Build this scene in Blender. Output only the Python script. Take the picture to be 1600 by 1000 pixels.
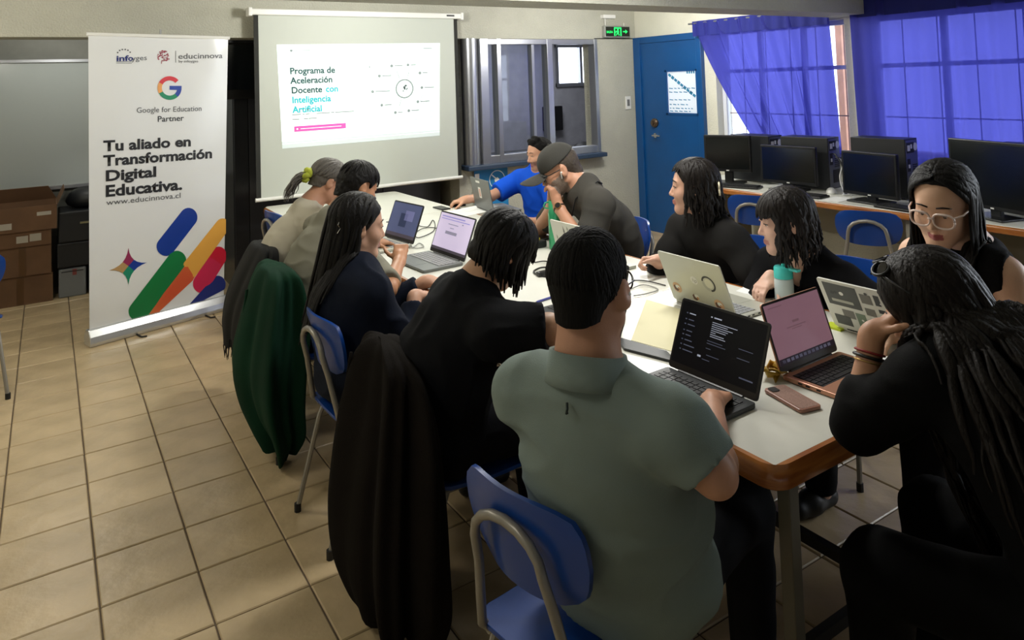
import bpy, bmesh, math, random
import numpy as np
from mathutils import Vector, Matrix
random.seed(7); rng = np.random.default_rng(7)
sc = bpy.context.scene; COL = sc.collection
for _o in list(bpy.data.objects): bpy.data.objects.remove(_o)
# ---------------------------------------------------------------- camera
# a level phone camera 1.70 m above the floor with a lowered lens (shift), looking along the table
CAMH = 1.70
_PX, _PY = 800.0, 73.0
_d1 = np.array([75 - _PX, 150 - _PY]); _d2 = np.array([2548 - _PX, 67 - _PY])
FOC = math.sqrt(-(_d1 @ _d2))
_n = lambda v: np.array(v, float) / np.linalg.norm(v)
_Y = _n([_d1[0], _d1[1], FOC]); _X = _n([_d2[0], _d2[1], FOC]); _X = _n(_X - _Y * (_X @ _Y)); _Z = np.cross(_X, _Y)
RW = np.array([_X, _Y, _Z]); CC = np.array([0, 0, CAMH])
cam = bpy.data.cameras.new('camera'); camo = bpy.data.objects.new('camera', cam); COL.objects.link(camo)
cam.sensor_width = 36; cam.lens = 36 * FOC / 1600; cam.shift_x = 0; cam.shift_y = (_PY - 500) / 1600
cam.clip_start = 0.05; cam.clip_end = 100
_m = Matrix(((*map(float, RW @ [1, 0, 0]), 0), (*map(float, RW @ [0, -1, 0]), 0), (*map(float, RW @ [0, 0, -1]), 0), (0, 0, 0, 1))).transposed()
camo.matrix_world = Matrix.Translation((0, 0, CAMH)) @ _m
sc.camera = camo
# ---------------------------------------------------------------- view, sky, lights
sc.view_settings.view_transform = 'Standard'; sc.view_settings.look = 'None'
sc.view_settings.gamma = 1; sc.view_settings.use_curve_mapping = False
sc.view_settings.exposure = 0.0
try: sc.cycles.use_denoising = True; sc.cycles.sample_clamp_indirect = 6; sc.cycles.max_bounces = 8
except Exception: pass
w = bpy.data.worlds.new('overcast_sky'); sc.world = w; w.use_nodes = True
w.node_tree.nodes['Background'].inputs[0].default_value = (0.86, 0.93, 1, 1)
w.node_tree.nodes['Background'].inputs[1].default_value = 4.0
def area(name, loc, rot, sx, sy, power, col):
    l = bpy.data.lights.new(name, 'AREA'); l.shape = 'RECTANGLE'; l.size = sx; l.size_y = sy; l.energy = power; l.color = col
    o = bpy.data.objects.new(name, l); COL.objects.link(o); o.location = loc; o.rotation_euler = rot; o['kind'] = 'helper'
    return o
R90 = math.pi / 2
# daylight through the windows of the right wall that lie nearer than the frame shows
area('window_daylight', (5.35, -0.1, 1.55), (0, R90, 0), 1.1, 2.0, 45, (.88, .94, 1))
# unseen overhead lights, added above the frame to brighten tables, walls, faces and recess
def lamp(loc, power, col, r=.12):
    l = bpy.data.lights.new('overhead_fill', 'POINT'); l.energy = power; l.color = col; l.shadow_soft_size = r
    o = bpy.data.objects.new('overhead_fill', l); COL.objects.link(o); o.location = loc; o['kind'] = 'helper'
area('overhead_fill', (2.2, 2.6, 2.46), (0, 0, 0), 1.0, .3, 36, (1, .98, .93))
lamp((2.1, 4.7, 2.3), 56, (1, .98, .93)); lamp((-.5, 4.6, 2.3), 36, (1, .94, .82)); lamp((4.4, 4.7, 2.3), 70, (1, .98, .94)); lamp((-.6, 1.7, 2.3), 17, (1, .94, .84)); lamp((.1, 6.9, 2.3), 19, (1, .98, .93))

def ray(x, y): return RW @ np.array([x - _PX, y - _PY, FOC])
def at(x, y, **k):
    d = ray(x, y); a, v = list(k.items())[0]; i = 'XYZ'.index(a)
    return CC + (v - CC[i]) / d[i] * d
def PD(x, y, d): return CC + ray(x, y) * d / FOC
def project(p):
    c = RW.T @ (np.array(p, float) - CC); return _PX + FOC * c[0] / c[2], _PY + FOC * c[1] / c[2], c[2]
# ---------------------------------------------------------------- materials
def lin(h):
    if isinstance(h, str):
        h = [int(h[i:i + 2], 16) / 255 for i in (0, 2, 4)]
        h = [c / 12.92 if c <= .04045 else ((c + .055) / 1.055) ** 2.4 for c in h]
    return (*h[:3], 1)
MATS = {}
def mat(name, col, rough=.5, metal=0, var=0, vscale=8, bump=0, bscale=60, col2=None, spec=.5, emit=0, trans=0, alpha=1, sheen=0, stretch=None, rand=0, coat=0):
    if name in MATS: return MATS[name]
    m = bpy.data.materials.new(name); m.use_nodes = True; MATS[name] = m
    nt = m.node_tree; b = nt.nodes['Principled BSDF']; L = nt.links.new
    b.inputs['Base Color'].default_value = lin(col); b.inputs['Roughness'].default_value = rough; b.inputs['Metallic'].default_value = metal
    b.inputs['Specular IOR Level'].default_value = spec; b.inputs['Alpha'].default_value = alpha
    b.inputs['Transmission Weight'].default_value = trans; b.inputs['Coat Weight'].default_value = coat
    if sheen: b.inputs['Sheen Weight'].default_value = sheen
    if emit:
        b.inputs['Emission Color'].default_value = lin(col); b.inputs['Emission Strength'].default_value = emit
    tc = nt.nodes.new('ShaderNodeTexCoord'); mp = nt.nodes.new('ShaderNodeMapping'); L(tc.outputs['Object'], mp.inputs[0])
    if stretch: mp.inputs['Scale'].default_value = stretch
    src = None
    if var or col2:
        n = nt.nodes.new('ShaderNodeTexNoise'); n.inputs['Scale'].default_value = vscale; n.inputs['Detail'].default_value = 5
        L(mp.outputs[0], n.inputs['Vector'])
        r = nt.nodes.new('ShaderNodeValToRGB'); c = lin(col)
        k = lin(col2) if col2 else tuple(min(1, v * (1 - var)) for v in c[:3]) + (1,)
        r.color_ramp.elements[0].position = .35; r.color_ramp.elements[1].position = .68
        r.color_ramp.elements[0].color = k; r.color_ramp.elements[1].color = c
        L(n.outputs['Fac'], r.inputs[0]); src = r.outputs[0]
        L(src, b.inputs['Base Color'])
    if rand:
        oi = nt.nodes.new('ShaderNodeObjectInfo'); hs = nt.nodes.new('ShaderNodeHueSaturation')
        mr = nt.nodes.new('ShaderNodeMapRange'); mr.inputs[3].default_value = 1 - rand; mr.inputs[4].default_value = 1 + rand
        L(oi.outputs['Random'], mr.inputs[0]); L(mr.outputs[0], hs.inputs['Value'])
        if src: L(src, hs.inputs['Color'])
        else: hs.inputs['Color'].default_value = lin(col)
        L(hs.outputs[0], b.inputs['Base Color'])
    if bump:
        n2 = nt.nodes.new('ShaderNodeTexNoise'); n2.inputs['Scale'].default_value = bscale; n2.inputs['Detail'].default_value = 4
        L(mp.outputs[0], n2.inputs['Vector'])
        bp = nt.nodes.new('ShaderNodeBump'); bp.inputs['Strength'].default_value = bump; bp.inputs['Distance'].default_value = .01
        L(n2.outputs['Fac'], bp.inputs['Height']); L(bp.outputs[0], b.inputs['Normal'])
    return m
# ---------------------------------------------------------------- mesh building
def frames(pts):
    pts = [Vector(map(float, p)) for p in pts]; n = len(pts); out = []
    t = [(pts[min(i + 1, n - 1)] - pts[max(i - 1, 0)]).normalized() for i in range(n)]
    u = t[0].orthogonal().normalized()
    for i in range(n):
        if i:
            q = t[i - 1].rotation_difference(t[i]); u = q @ u
        u = (u - t[i] * u.dot(t[i])).normalized(); out.append((pts[i], u, t[i].cross(u)))
    return out
class MB:
    def __init__(s): s.v = []; s.f = []; s.mi = []; s.cur = 0
    def add(s, vs, fs):
        b = len(s.v); s.v += [tuple(map(float, p)) for p in vs]; s.f += [tuple(i + b for i in f) for f in fs]; s.mi += [s.cur] * len(fs); return s
    def box(s, c, d, R=None):
        x, y, z = [k / 2 for k in d]
        vs = [Vector((sx * x, sy * y, sz * z)) for sz in (-1, 1) for sy in (-1, 1) for sx in (-1, 1)]
        if R is not None: vs = [R @ v for v in vs]
        c = Vector(map(float, c)); vs = [v + c for v in vs]
        return s.add(vs, [(0, 2, 3, 1), (4, 5, 7, 6), (0, 1, 5, 4), (2, 6, 7, 3), (0, 4, 6, 2), (1, 3, 7, 5)])
    def bb(s, a, b):
        return s.box([(i + j) / 2 for i, j in zip(a, b)], [abs(j - i) for i, j in zip(a, b)])
    def tube(s, pts, r, n=8, flat=1.0):
        fr = frames(pts); vs = []; fs = []; m = len(fr)
        rs = r if hasattr(r, '__len__') else [r] * m
        for (p, u, v), q in zip(fr, rs):
            for k in range(n):
                a = 2 * math.pi * k / n; vs.append(p + u * (math.cos(a) * q) + v * (math.sin(a) * q * flat))
        for i in range(m - 1):
            for k in range(n):
                a, b = i * n + k, i * n + (k + 1) % n; fs.append((a, b, b + n, a + n))
        fs.append(tuple(range(n))[::-1]); fs.append(tuple(range((m - 1) * n, m * n)))
        return s.add(vs, fs)
    def lathe(s, prof, n=20, c=(0, 0, 0)):
        vs = []; fs = []
        for r, z in prof:
            for k in range(n):
                a = 2 * math.pi * k / n; vs.append((c[0] + r * math.cos(a), c[1] + r * math.sin(a), c[2] + z))
        for i in range(len(prof) - 1):
            for k in range(n):
                a, b = i * n + k, i * n + (k + 1) % n; fs.append((a, b, b + n, a + n))
        fs.append(tuple(range(n))[::-1]); fs.append(tuple(range((len(prof) - 1) * n, len(prof) * n)))
        return s.add(vs, fs)
    def prism(s, poly, o, ux, uy, d):
        """poly in (a, b) -> o + a*ux + b*uy, extruded by the vector d"""
        o, ux, uy, d = [Vector(map(float, k)) for k in (o, ux, uy, d)]; n = len(poly)
        a = [o + ux * float(p[0]) + uy * float(p[1]) for p in poly]; b = [p + d for p in a]
        return s.add(a + b, [tuple(range(n))[::-1], tuple(range(n, 2 * n))] + [(i, (i + 1) % n, n + (i + 1) % n, n + i) for i in range(n)])
    def ell(s, c, r, n=14, R=None):
        vs = []; fs = []; m = n // 2
        for i in range(m + 1):
            th = math.pi * i / m
            for k in range(n):
                a = 2 * math.pi * k / n; p = Vector((r[0] * math.sin(th) * math.cos(a), r[1] * math.sin(th) * math.sin(a), r[2] * math.cos(th)))
                if R is not None: p = R @ p
                vs.append(p + Vector(map(float, c)))
        for i in range(m):
            for k in range(n):
                a, b = i * n + k, i * n + (k + 1) % n; fs.append((a, a + n, b + n, b))
        return s.add(vs, fs)
    def face(s, vs): return s.add(vs, [tuple(range(len(vs)))])
def finish(name, me, m, parent=None, smooth=False, bevel=0, seg=2, kind=None):
    o = bpy.data.objects.new(name, me); COL.objects.link(o)
    for k in (m if isinstance(m, (list, tuple)) else [m]): me.materials.append(k)
    if smooth:
        me.polygons.foreach_set('use_smooth', [True] * len(me.polygons))
        if smooth == 'auto':
            try: me.set_sharp_from_angle(angle=math.radians(38))
            except Exception: pass
    if bevel:
        b = o.modifiers.new('bevel', 'BEVEL'); b.width = bevel; b.segments = seg; b.limit_method = 'ANGLE'; b.angle_limit = math.radians(40)
    if parent is not None:
        o.parent = parent
        if parent.get('_world'): o.matrix_parent_inverse = Matrix(parent['_world']).inverted() if False else WORLD[parent.name].inverted()
    if kind: o['kind'] = kind
    return o
WORLD = {}
def obj(name, mb, m, parent=None, smooth=False, bevel=0, seg=2, kind=None):
    me = bpy.data.meshes.new(name); me.from_pydata(mb.v, [], mb.f)
    if any(mb.mi): me.polygons.foreach_set('material_index', mb.mi)
    bm = bmesh.new(); bm.from_mesh(me); bmesh.ops.recalc_face_normals(bm, faces=bm.faces); bm.to_mesh(me); bm.free()
    me.update()
    return finish(name, me, m, parent, smooth, bevel, seg, kind)
def tag(o, label, cat, group=None):
    o['label'] = label; o['category'] = cat
    if group: o['group'] = group
    return o
def thing(name, label, cat, loc=(0, 0, 0), rz=0, group=None, world=True):
    """an Empty at the base of a thing; with world=True its parts are built in world coordinates"""
    o = bpy.data.objects.new(name, None); COL.objects.link(o); o.location = [float(v) for v in loc]; o.rotation_euler = (0, 0, rz); o.empty_display_size = .1
    tag(o, label, cat, group)
    if world:
        o['_world'] = 1; WORLD[o.name] = Matrix.Translation(Vector([float(v) for v in loc])) @ Matrix.Rotation(rz, 4, 'Z')
    return o
def sub(o):
    """lets o (a mesh built in world coordinates) carry sub-parts built in world coordinates"""
    o['_world'] = 1
    WORLD[o.name] = (WORLD[o.parent.name] @ o.matrix_parent_inverse if o.parent and o.parent.name in WORLD else Matrix())
    return o
def struct(o): o['kind'] = 'structure'; return o
def copy_tree(o, parent=None):
    c = o.copy(); COL.objects.link(c)
    if parent is not None: c.parent = parent
    for ch in o.children: copy_tree(ch, c)
    return c
def text(body, size, m, parent, o, ux, uy, bold=0, align='LEFT', name='lettering', warp=None, width=None):
    """flat lettering: curve text turned into a mesh, laid at o along ux / uy"""
    cu = bpy.data.curves.new('t', 'FONT'); cu.body = body; cu.size = size; cu.align_x = align; cu.offset = bold; cu.resolution_u = 3
    t = bpy.data.objects.new('t', cu); COL.objects.link(t)
    me = bpy.data.meshes.new_from_object(t.evaluated_get(bpy.context.evaluated_depsgraph_get()))
    bpy.data.objects.remove(t); bpy.data.curves.remove(cu)
    n = len(me.vertices); a = np.zeros(n * 3, np.float32); me.vertices.foreach_get('co', a); a = a.reshape(-1, 3)
    if width: a[:, 0] *= width / max(1e-6, a[:, 0].max())
    o, ux, uy = [np.array(k, float) for k in (o, ux, uy)]
    if warp: w_ = np.array([warp(p[0], p[1]) for p in a])
    else: w_ = o + a[:, :1] * ux + a[:, 1:2] * uy
    me.vertices.foreach_set('co', w_.astype(np.float32).ravel()); me.update(); me.name = name
    return finish(name, me, m, parent)
# shared materials
M_wall = mat('grey_plaster', 'BBBAAC', .75, bump=.9, bscale=70, var=.10, vscale=3)
M_wallL = mat('cream_plaster', 'D6D4C4', .75, bump=.5, bscale=60, var=.08, vscale=3)
M_ceil = mat('ceiling_plaster', 'B9B9AE', .85, bump=.4, bscale=50)
M_dark = mat('dark_recess_paint', '3A3A38', .6, var=.2)
M_alu = mat('aluminium', 'A9ABB0', .32, .85)
M_chrome = mat('chrome', 'D5D5D5', .12, 1)
M_white = mat('white_plastic', 'E4E4DF', .4)
M_black = mat('black_plastic', '0B0B0C', .38)
M_blackm = mat('matte_black_plastic', '101113', .6)
# ================================================================ the room
XR, YB = 5.6, 6.1
M_tile = mat('beige_ceramic_tile', 'C4AE8A', .34, col2='AE9A78', vscale=5, bump=.5, bscale=11, rand=.07, spec=.5)
M_grout = mat('brown_grout', '5E5040', .9, bump=.3)
def build_floor():
    f = MB(); f.bb((-1.6, -1.2, -.06), (XR + .1, 7.8, -.006)); fl = struct(obj('floor', f, M_grout)); sub(fl)
    P = .3045; t = P - .006; h = t / 2; e = .0035
    tv = [(-h, -h, -.006), (h, -h, -.006), (h, h, -.006), (-h, h, -.006), (-h, -h, -e), (h, -h, -e), (h, h, -e), (-h, h, -e), (-h + e, -h + e, 0), (h - e, -h + e, 0), (h - e, h - e, 0), (-h + e, h - e, 0)]
    tf = [(8, 9, 10, 11)] + [(i, (i + 1) % 4, (i + 1) % 4 + 4, i + 4) for i in range(4)] + [(i + 4, (i + 1) % 4 + 4, (i + 1) % 4 + 8, i + 8) for i in range(4)]
    me = bpy.data.meshes.new('tile'); me.from_pydata(tv, [], tf); me.materials.append(M_tile)
    cells = []
    for i in range(-6, 19):
        for j in range(-12, 17):
            x = .140 + P * (i + .5); y = 2.853 + P * (j + .5)
            if x > XR - .05 or y > 7.7: continue
            px, py, d = project((x, y, 0)); vis = d > .2 and -60 < px < 1660 and py < 1080
            hid = (x > 1.6 and y > 4.0) or (x > 2.6) or x < -1.0
            cells.append((not vis, hid, d, x, y))
    cells.sort()
    rest = MB()
    for k, (a, b, d, x, y) in enumerate(cells):
        if k < 290 and not a:
            o = bpy.data.objects.new('tile', me); COL.objects.link(o); o.parent = fl; o.location = (x, y, random.uniform(-.0006, .0006))
            o.rotation_euler = (random.uniform(-.002, .002), random.uniform(-.002, .002), random.uniform(-.004, .004))
        else: rest.add([(v[0] + x, v[1] + y, v[2]) for v in tv], tf)
    if rest.v: obj('tiles_beyond', rest, M_tile, fl, kind='stuff')
build_floor()
c = MB(); c.bb((-1.7, -1.3, 2.5), (XR + .1, 7.8, 2.6)); struct(obj('ceiling', c, M_ceil))
# beam that carries the ceiling across the room and rests on the pillar between the windows
c = MB(); c.bb((-1.6, 3.28, 2.135), (XR, 3.6, 2.5)); struct(obj('trim_1', c, M_wall))
# back wall: lintel above the recess, wall with the booth window, pier beside the door
WX0, WX1, WZ0, WZ1 = 3.46, 5.0, .90, 2.11
c = MB(); c.bb((-1.6, YB, 2.12), (XR, YB + .3, 2.5)); c.bb((WX0, YB, 0), (WX1, YB + .2, WZ0)); c.bb((WX1, YB, 0), (XR, YB + .2, 2.13)); c.bb((3.30, YB + .02, 0), (3.46, YB + .2, .86))
struct(obj('wall_back', c, M_wall))
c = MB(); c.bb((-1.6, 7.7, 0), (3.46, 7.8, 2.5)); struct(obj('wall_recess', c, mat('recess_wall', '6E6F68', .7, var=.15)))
c = MB(); c.bb((3.40, YB + .2, 0), (3.46, 7.7, 2.5)); struct(obj('wall_booth', c, M_wall))
c = MB(); c.bb((-1.7, -1.3, 0), (-1.6, 7.8, 2.5)); struct(obj('wall_left', c, M_wallL))
c = MB(); c.bb((-1.7, -1.4, 0), (XR, -1.3, 2.5)); struct(obj('wall_front', c, mat('low_bounce_wall', '3E382F', .7)))  # unseen wall coloured dark so less light bounces onto the foreground
# right wall with two curtained windows (third and fourth nearer than the frame)
c = MB()
WINS = [(3.55, 4.95), (1.15, 3.36), (-1.1, .9)]
c.bb((XR, 6.1, 0), (XR + .2, 6.3, 2.5))
ys = [6.1, 4.95, 3.55, 3.36, 1.15, .9, -1.1, -1.4]
c.bb((XR, -1.4, 2.12), (XR + .2, 6.1, 2.5))
c.bb((XR, -1.4, 0), (XR + .2, 5.09, .95))
for a, b in ((4.95, 5.09), (3.36, 3.55), (.9, 1.15), (-1.4, -1.1)): c.bb((XR, a, .95), (XR + .2, b, 2.12))
struct(obj('wall_right', c, M_wallL))
M_glass = mat('window_glass', 'F4F8FF', .02, trans=1, spec=.5)
def window(n, y0, y1):
    m = MB(); z0, z1, x = .95, 2.12, XR + .09
    fr = .04
    m.bb((x - .003, y0, z0 + .001), (x + .053, y0 + fr, z1 - .001)); m.bb((x - .003, y1 - fr, z0 + .001), (x + .053, y1, z1 - .001)); m.bb((x, y0, z0), (x + .05, y1, z0 + fr)); m.bb((x, y0, z1 - fr), (x + .05, y1, z1))
    k = max(2, round((y1 - y0) / .55))
    for i in range(1, k): y = y0 + (y1 - y0) * i / k; m.bb((x, y - .018, z0 + fr), (x + .05, y + .018, z1 - fr))
    m.bb((x, y0 + fr, 1.70), (x + .05, y1 - fr, 1.735))
    o = sub(struct(obj('window_%d' % n, m, mat('white_window_frame', 'DADDE2', .45))))
    for i in range(k):
        a, b = y0 + (y1 - y0) * i / k, y0 + (y1 - y0) * (i + 1) / k
        for q0, q1 in ((z0 + fr, 1.70), (1.735, z1 - fr)):
            g = MB(); g.bb((x + .02, a + .02, q0), (x + .024, b - .02, q1)); obj('pane', g, M_glass, o)
    s = MB()
    y = y0 + .12
    while y < y1 - .05:
        s.tube([(XR + .18, y, z0), (XR + .18, y, z1)], .005, 5); y += .27
    for z in (1.3,): s.tube([(XR + .18, y0, z), (XR + .18, y1, z)], .006, 5)
    obj('security_bars', s, mat('rusty_bar', '8A6A5C', .6), o, kind='stuff')
    g = MB(); g.bb((XR - .03, y0 - .02, .925), (XR + .2, y1 + .02, .95)); obj('window_sill', g, mat('sill', 'C9C9C2', .5), o)
for i, (a, b) in enumerate(WINS): window(i + 1, a, b)
# outside: a pale yard wall and ground
c = MB(); c.bb((8.5, -4, -.2), (8.7, 9, .7)); struct(obj('wall_yard', c, mat('yard_wall', 'C9AFA0', .8, var=.2)))
p = at(1317, 150, X=7.0); c = MB(); c.bb((6.95, p[1] - .05, -.1), (7.05, p[1] + .02, 2.6)); struct(obj('pillar_yard', c, mat('brick_red_post', 'C08E78', .8, var=.2)))
c = MB(); c.bb((XR + .2, -4, -.2), (8.5, 9, -.1)); struct(obj('ground_yard', c, mat('yard_ground', 'AAA69C', .9)))
# ---- booth window in the back wall
o = MB(); y0, y1 = YB - .05, YB + .05; X0, X1 = 3.53, 5.0
o.bb((X0, y0, WZ0), (X1, y1, WZ0 + .075)); o.bb((X0, y0, WZ1 - .05), (X1, y1, WZ1 + .005))
for a, b in ((3.53, 3.62), (3.72, 3.77), (4.33, 4.40), (4.955, 5.0)): o.bb((a, y0 - .004, WZ0 - .003), (b, y1 + .004, WZ1 + .008))
o.bb((4.15, y0 + .02, WZ0 + .07), (4.185, y1, WZ1 - .04))
w3 = sub(struct(obj('window_4', o, M_alu, bevel=.004)))
k = MB(); k.tube([(3.46, YB + .04, WZ0 - .02), (3.46, YB + .04, WZ1 + .01)], .085, 18); obj('corner_post', k, M_alu, w3, smooth='auto')
M_bglass = mat('booth_glass', 'DDE2F0', .03, trans=1, spec=.6, alpha=1)
for a, b in ((3.62, 3.72), (3.77, 4.16), (4.17, 4.33)):
    g = MB(); g.bb((a - .005, YB, WZ0 + .06), (b + .005, YB + .006, WZ1 - .03)); obj('pane', g, M_bglass, w3)
g = MB(); g.bb((3.33, YB - .12, .855), (5.03, YB + .1, .90)); obj('window_sill', g, mat('dark_blue_sill', '2B3C52', .5), w3, bevel=.008)
# the booth behind: side of the recess, back wall with its own small bright window
A_, B_ = at(866, 70, Y=8.3), at(920, 134, Y=8.3); bx0, bx1, bz0, bz1 = A_[0], B_[0] + .03, B_[2], A_[2]
c = MB(); c.bb((3.46, 8.3, 0), (bx0, 8.4, 2.5)); c.bb((bx0, 8.3, 0), (bx1, 8.4, bz0)); c.bb((bx0, 8.3, bz1), (bx1, 8.4, 2.7)); c.bb((bx1, 8.3, 0), (7.4, 8.4, 2.7)); c.bb((7.3, 6.3, 0), (7.4, 8.3, 2.7)); c.bb((XR + .2, 6.3, 0), (7.3, 6.32, 2.7)); c.bb((3.46, 6.4, 2.6), (7.4, 8.4, 2.7)); c.bb((3.46, 7.75, 0), (3.5, 8.3, 2.6))
struct(obj('wall_booth_back', c, mat('booth_paint', '96969C', .7, var=.15, bump=.2)))
c = MB(); c.bb((3.46, 6.3, -.05), (7.3, 8.4, -.005)); struct(obj('floor_booth', c, M_grout))
area('booth_fill', (5.2, 7.2, 2.44), (0, 0, 0), .3, .9, 32, (.9, .93, 1))  # unseen light added to brighten the booth behind its glass
o = MB(); mid = bx0 + (bx1 - bx0) * .68
for a, b in ((bx0, bx0 + .04), (mid, mid + .04), (bx1 - .04, bx1)): o.bb((a, 8.266, bz0 - .002), (b, 8.334, bz1 + .002))
o.bb((bx0, 8.27, bz0), (bx1, 8.33, bz0 + .05)); o.bb((bx0, 8.27, bz1 - .04), (bx1, 8.33, bz1))
w5 = sub(struct(obj('window_5', o, M_alu)))
g = MB(); g.bb((bx0 + .02, 8.31, bz0 + .02), (bx1 - .02, 8.315, bz1 - .02)); obj('pane', g, mat('frosted_glass', 'F4F6FF', .25, trans=1, bump=.3, bscale=90), w5)
# things seen through the booth glass
p = at(866, 185, Y=8.22); m = MB(); m.bb((p[0] - .16, 8.20, p[2] - .17), (p[0] + .14, 8.29, p[2] + .17)); tag(obj('wall_speaker', m, M_black, bevel=.01), 'small black speaker box on the back wall inside the booth', 'speaker')
p = at(912, 232, Y=7.2); m = MB(); m.ell((p[0], 7.2, p[2]), (.16, .1, .09), 14); 
t = thing('booth_counter', 'dark counter inside the glazed booth below its window', 'counter', (4.9, 7.0, 0)); k = MB(); k.bb((3.6, 6.7, .80), (6.4, 7.5, .84)); obj('counter_top', k, M_dark, t); k = MB(); k.bb((3.65, 6.72, 0), (6.35, 7.4, .80)); obj('counter_body', k, M_dark, t)
tag(obj('cloth_bundle', m, M_blackm, smooth=True), 'dark bundle lying inside the booth at the right end of its window', 'bundle')
# ---- blue metal door, at the end of the right wall
M_door = mat('blue_door_paint', '0A4A86', .32, var=.12, vscale=4)
o = MB(); xd = XR - .03
o.bb((xd - .02, 5.985, 0), (XR + .05, 6.09, 2.13)); o.bb((xd - .02, 5.09, 0), (XR + .05, 5.16, 2.13)); o.bb((xd - .02, 5.16, 2.06), (XR + .05, 5.985, 2.13))
d = sub(struct(obj('door_1', o, M_door, bevel=.004)))
l = MB(); q0, q1, r0, r1 = 5.165, 5.62, 1.28, 1.755
l.bb((xd, 5.16, 0), (xd + .04, q0, 2.06)); l.bb((xd, q1, 0), (xd + .04, 5.985, 2.06)); l.bb((xd, q0, 0), (xd + .04, q1, r0)); l.bb((xd, q0, r1), (xd + .04, q1, 2.06))
obj('door_leaf', l, M_door, d)
g = MB(); g.bb((xd + .015, q0, r0), (xd + .02, q1, r1)); obj('door_pane', g, mat('door_glass', 'F2F7FF', .3, trans=1), d)
b = MB()
for a, cc in ((q0 - .0, q0 + .02), (q1 - .02, q1)): b.bb((xd - .008, a, r0), (xd + .01, cc, r1))
for a, cc in ((r0, r0 + .02), (r1 - .02, r1)): b.bb((xd - .008, q0, a), (xd + .01, q1, cc))
obj('pane_bead', b, M_door, d)
# a sheet taped on the door glass, with its printed diagonal
s = MB(); s.bb((xd + .008, q0 + .025, r0 + .025), (xd + .011, q1 - .025, r1 - .025)); pap = obj('notice_sheet', s, mat('thin_paper', 'F0F6FA', .8), d)
m_ = bpy.data.materials['thin_paper']; m_.node_tree.nodes['Principled BSDF'].inputs['Transmission Weight'].default_value = .0
nt = m_.node_tree; tr = nt.nodes.new('ShaderNodeBsdfTranslucent'); tr.inputs[0].default_value = (1, 1, 1, 1); mx = nt.nodes.new('ShaderNodeMixShader'); mx.inputs[0].default_value = .75
nt.links.new(nt.nodes['Principled BSDF'].outputs[0], mx.inputs[1]); nt.links.new(tr.outputs[0], mx.inputs[2]); nt.links.new(mx.outputs[0], nt.nodes['Material Output'].inputs[0])
pr = MB(); X_ = xd + .0075
def strip(p, q, wd):
    p, q = np.array(p), np.array(q); t = (q - p) / np.linalg.norm(q - p); nn = np.array([-t[1], t[0]]) * wd / 2
    pr.face([(X_, *(p + nn)), (X_, *(q + nn)), (X_, *(q - nn)), (X_, *(p - nn))])
for i in range(9):
    a = (5.58 - i * .042, 1.71 - i * .027); strip(a, (a[0] - .034, a[1] - .022), .028 + .006 * (i % 2))
for i in range(4): strip((5.32 - i * .03, 1.735), (5.30 - i * .03, 1.735), .05)
for j, z in enumerate((1.56, 1.52, 1.44, 1.39, 1.35, 1.32)):
    y = 5.58
    while y > 5.22 + .03 * j % .1:
        y2 = y - random.uniform(.02, .06); strip((y, z), (y2, z - .004), .009); y = y2 - .02
obj('print', pr, mat('blue_print', '2C7FA8', .8), d)
k = MB(); k.lathe([(.0, 0), (.045, 0), (.05, .02), (.03, .035), (.03, .06), (.0, .06)], 18)
kn = MB(); yk, zk = 5.80, 1.186
def xlathe(prof, n, cx, y, z):
    vs = []; m = MB(); m.lathe(prof, n)
    m.v = [(cx - v[2], y + v[0], z + v[1]) for v in m.v]; return m
obj('deadlock', xlathe([(.001, 0), (.048, 0), (.05, .02), (.04, .035), (.022, .04), (.022, .055), (.001, .056)], 18, xd, 5.80, 1.186), mat('worn_brass', '6B5A4A', .35, .8), d, smooth='auto')
hd = xlathe([(.001, 0), (.025, 0), (.025, .015), (.01, .018), (.01, .05), (.001, .05)], 14, xd, 5.80, 1.05); hd.tube([(xd - .045, 5.81, 1.05), (xd - .05, 5.77, 1.052), (xd - .048, 5.69, 1.05)], [.011, .010, .007], 8)
obj('door_handle', hd, M_chrome, d, smooth='auto')
# ---- whiteboard in the recess
t = thing('whiteboard', 'wide grey whiteboard on the dark recess wall behind the cardboard boxes', 'whiteboard', (-.6, 7.68, .9))
m = MB(); m.bb((-1.58, 7.66, .9), (1.2, 7.69, 2.0)); obj('board', m, mat('whiteboard_enamel', '9FA5A3', .12, spec=.6), t)
m = MB(); m.bb((-1.59, 7.64, .87), (1.22, 7.69, .9)); m.bb((-1.59, 7.64, 2.0), (1.22, 7.69, 2.025)); obj('frame', m, M_alu, t)
# ---- dark cabinet wall behind the screen
t = thing('storage_cabinet', 'tall dark grey glossy cabinet between banner and projection screen', 'cabinet', (2.4, 6.75, 0))
M_cab = mat('dark_grey_laminate', '34353A', .25, var=.1)
m = MB(); m.bb((1.33, 6.52, 0), (3.29, 7.0, 2.18)); obj('body', m, M_cab, t)
for i, (a, b) in enumerate(((1.335, 1.45), (1.456, 2.06), (2.066, 2.67), (2.676, 3.28))):
    m = MB(); m.bb((a, 6.49, .05), (b, 6.515, 2.12)); dd = sub(obj('door', m, mat('cabinet_door', '3F4046', .22) if i else M_cab, t, bevel=.003))
    if i > 0: h = MB(); h.tube([(b - .04, 6.47, 1.0), (b - .04, 6.47, 1.14)], .006, 6); obj('handle', h, M_alu, dd)
t = thing('wall_television', 'black flat television on top of the dark cabinet behind the banner', 'television', (1.2, 6.6, 1.55))
m = MB(); m.bb((.75, 6.40, 1.62), (1.50, 6.45, 2.10)); obj('casing', m, M_black, t, bevel=.008)
m = MB(); m.bb((.77, 6.394, 1.70), (1.48, 6.4, 2.08)); obj('panel', m, mat('tv_panel', '10161C', .15), t)
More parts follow.
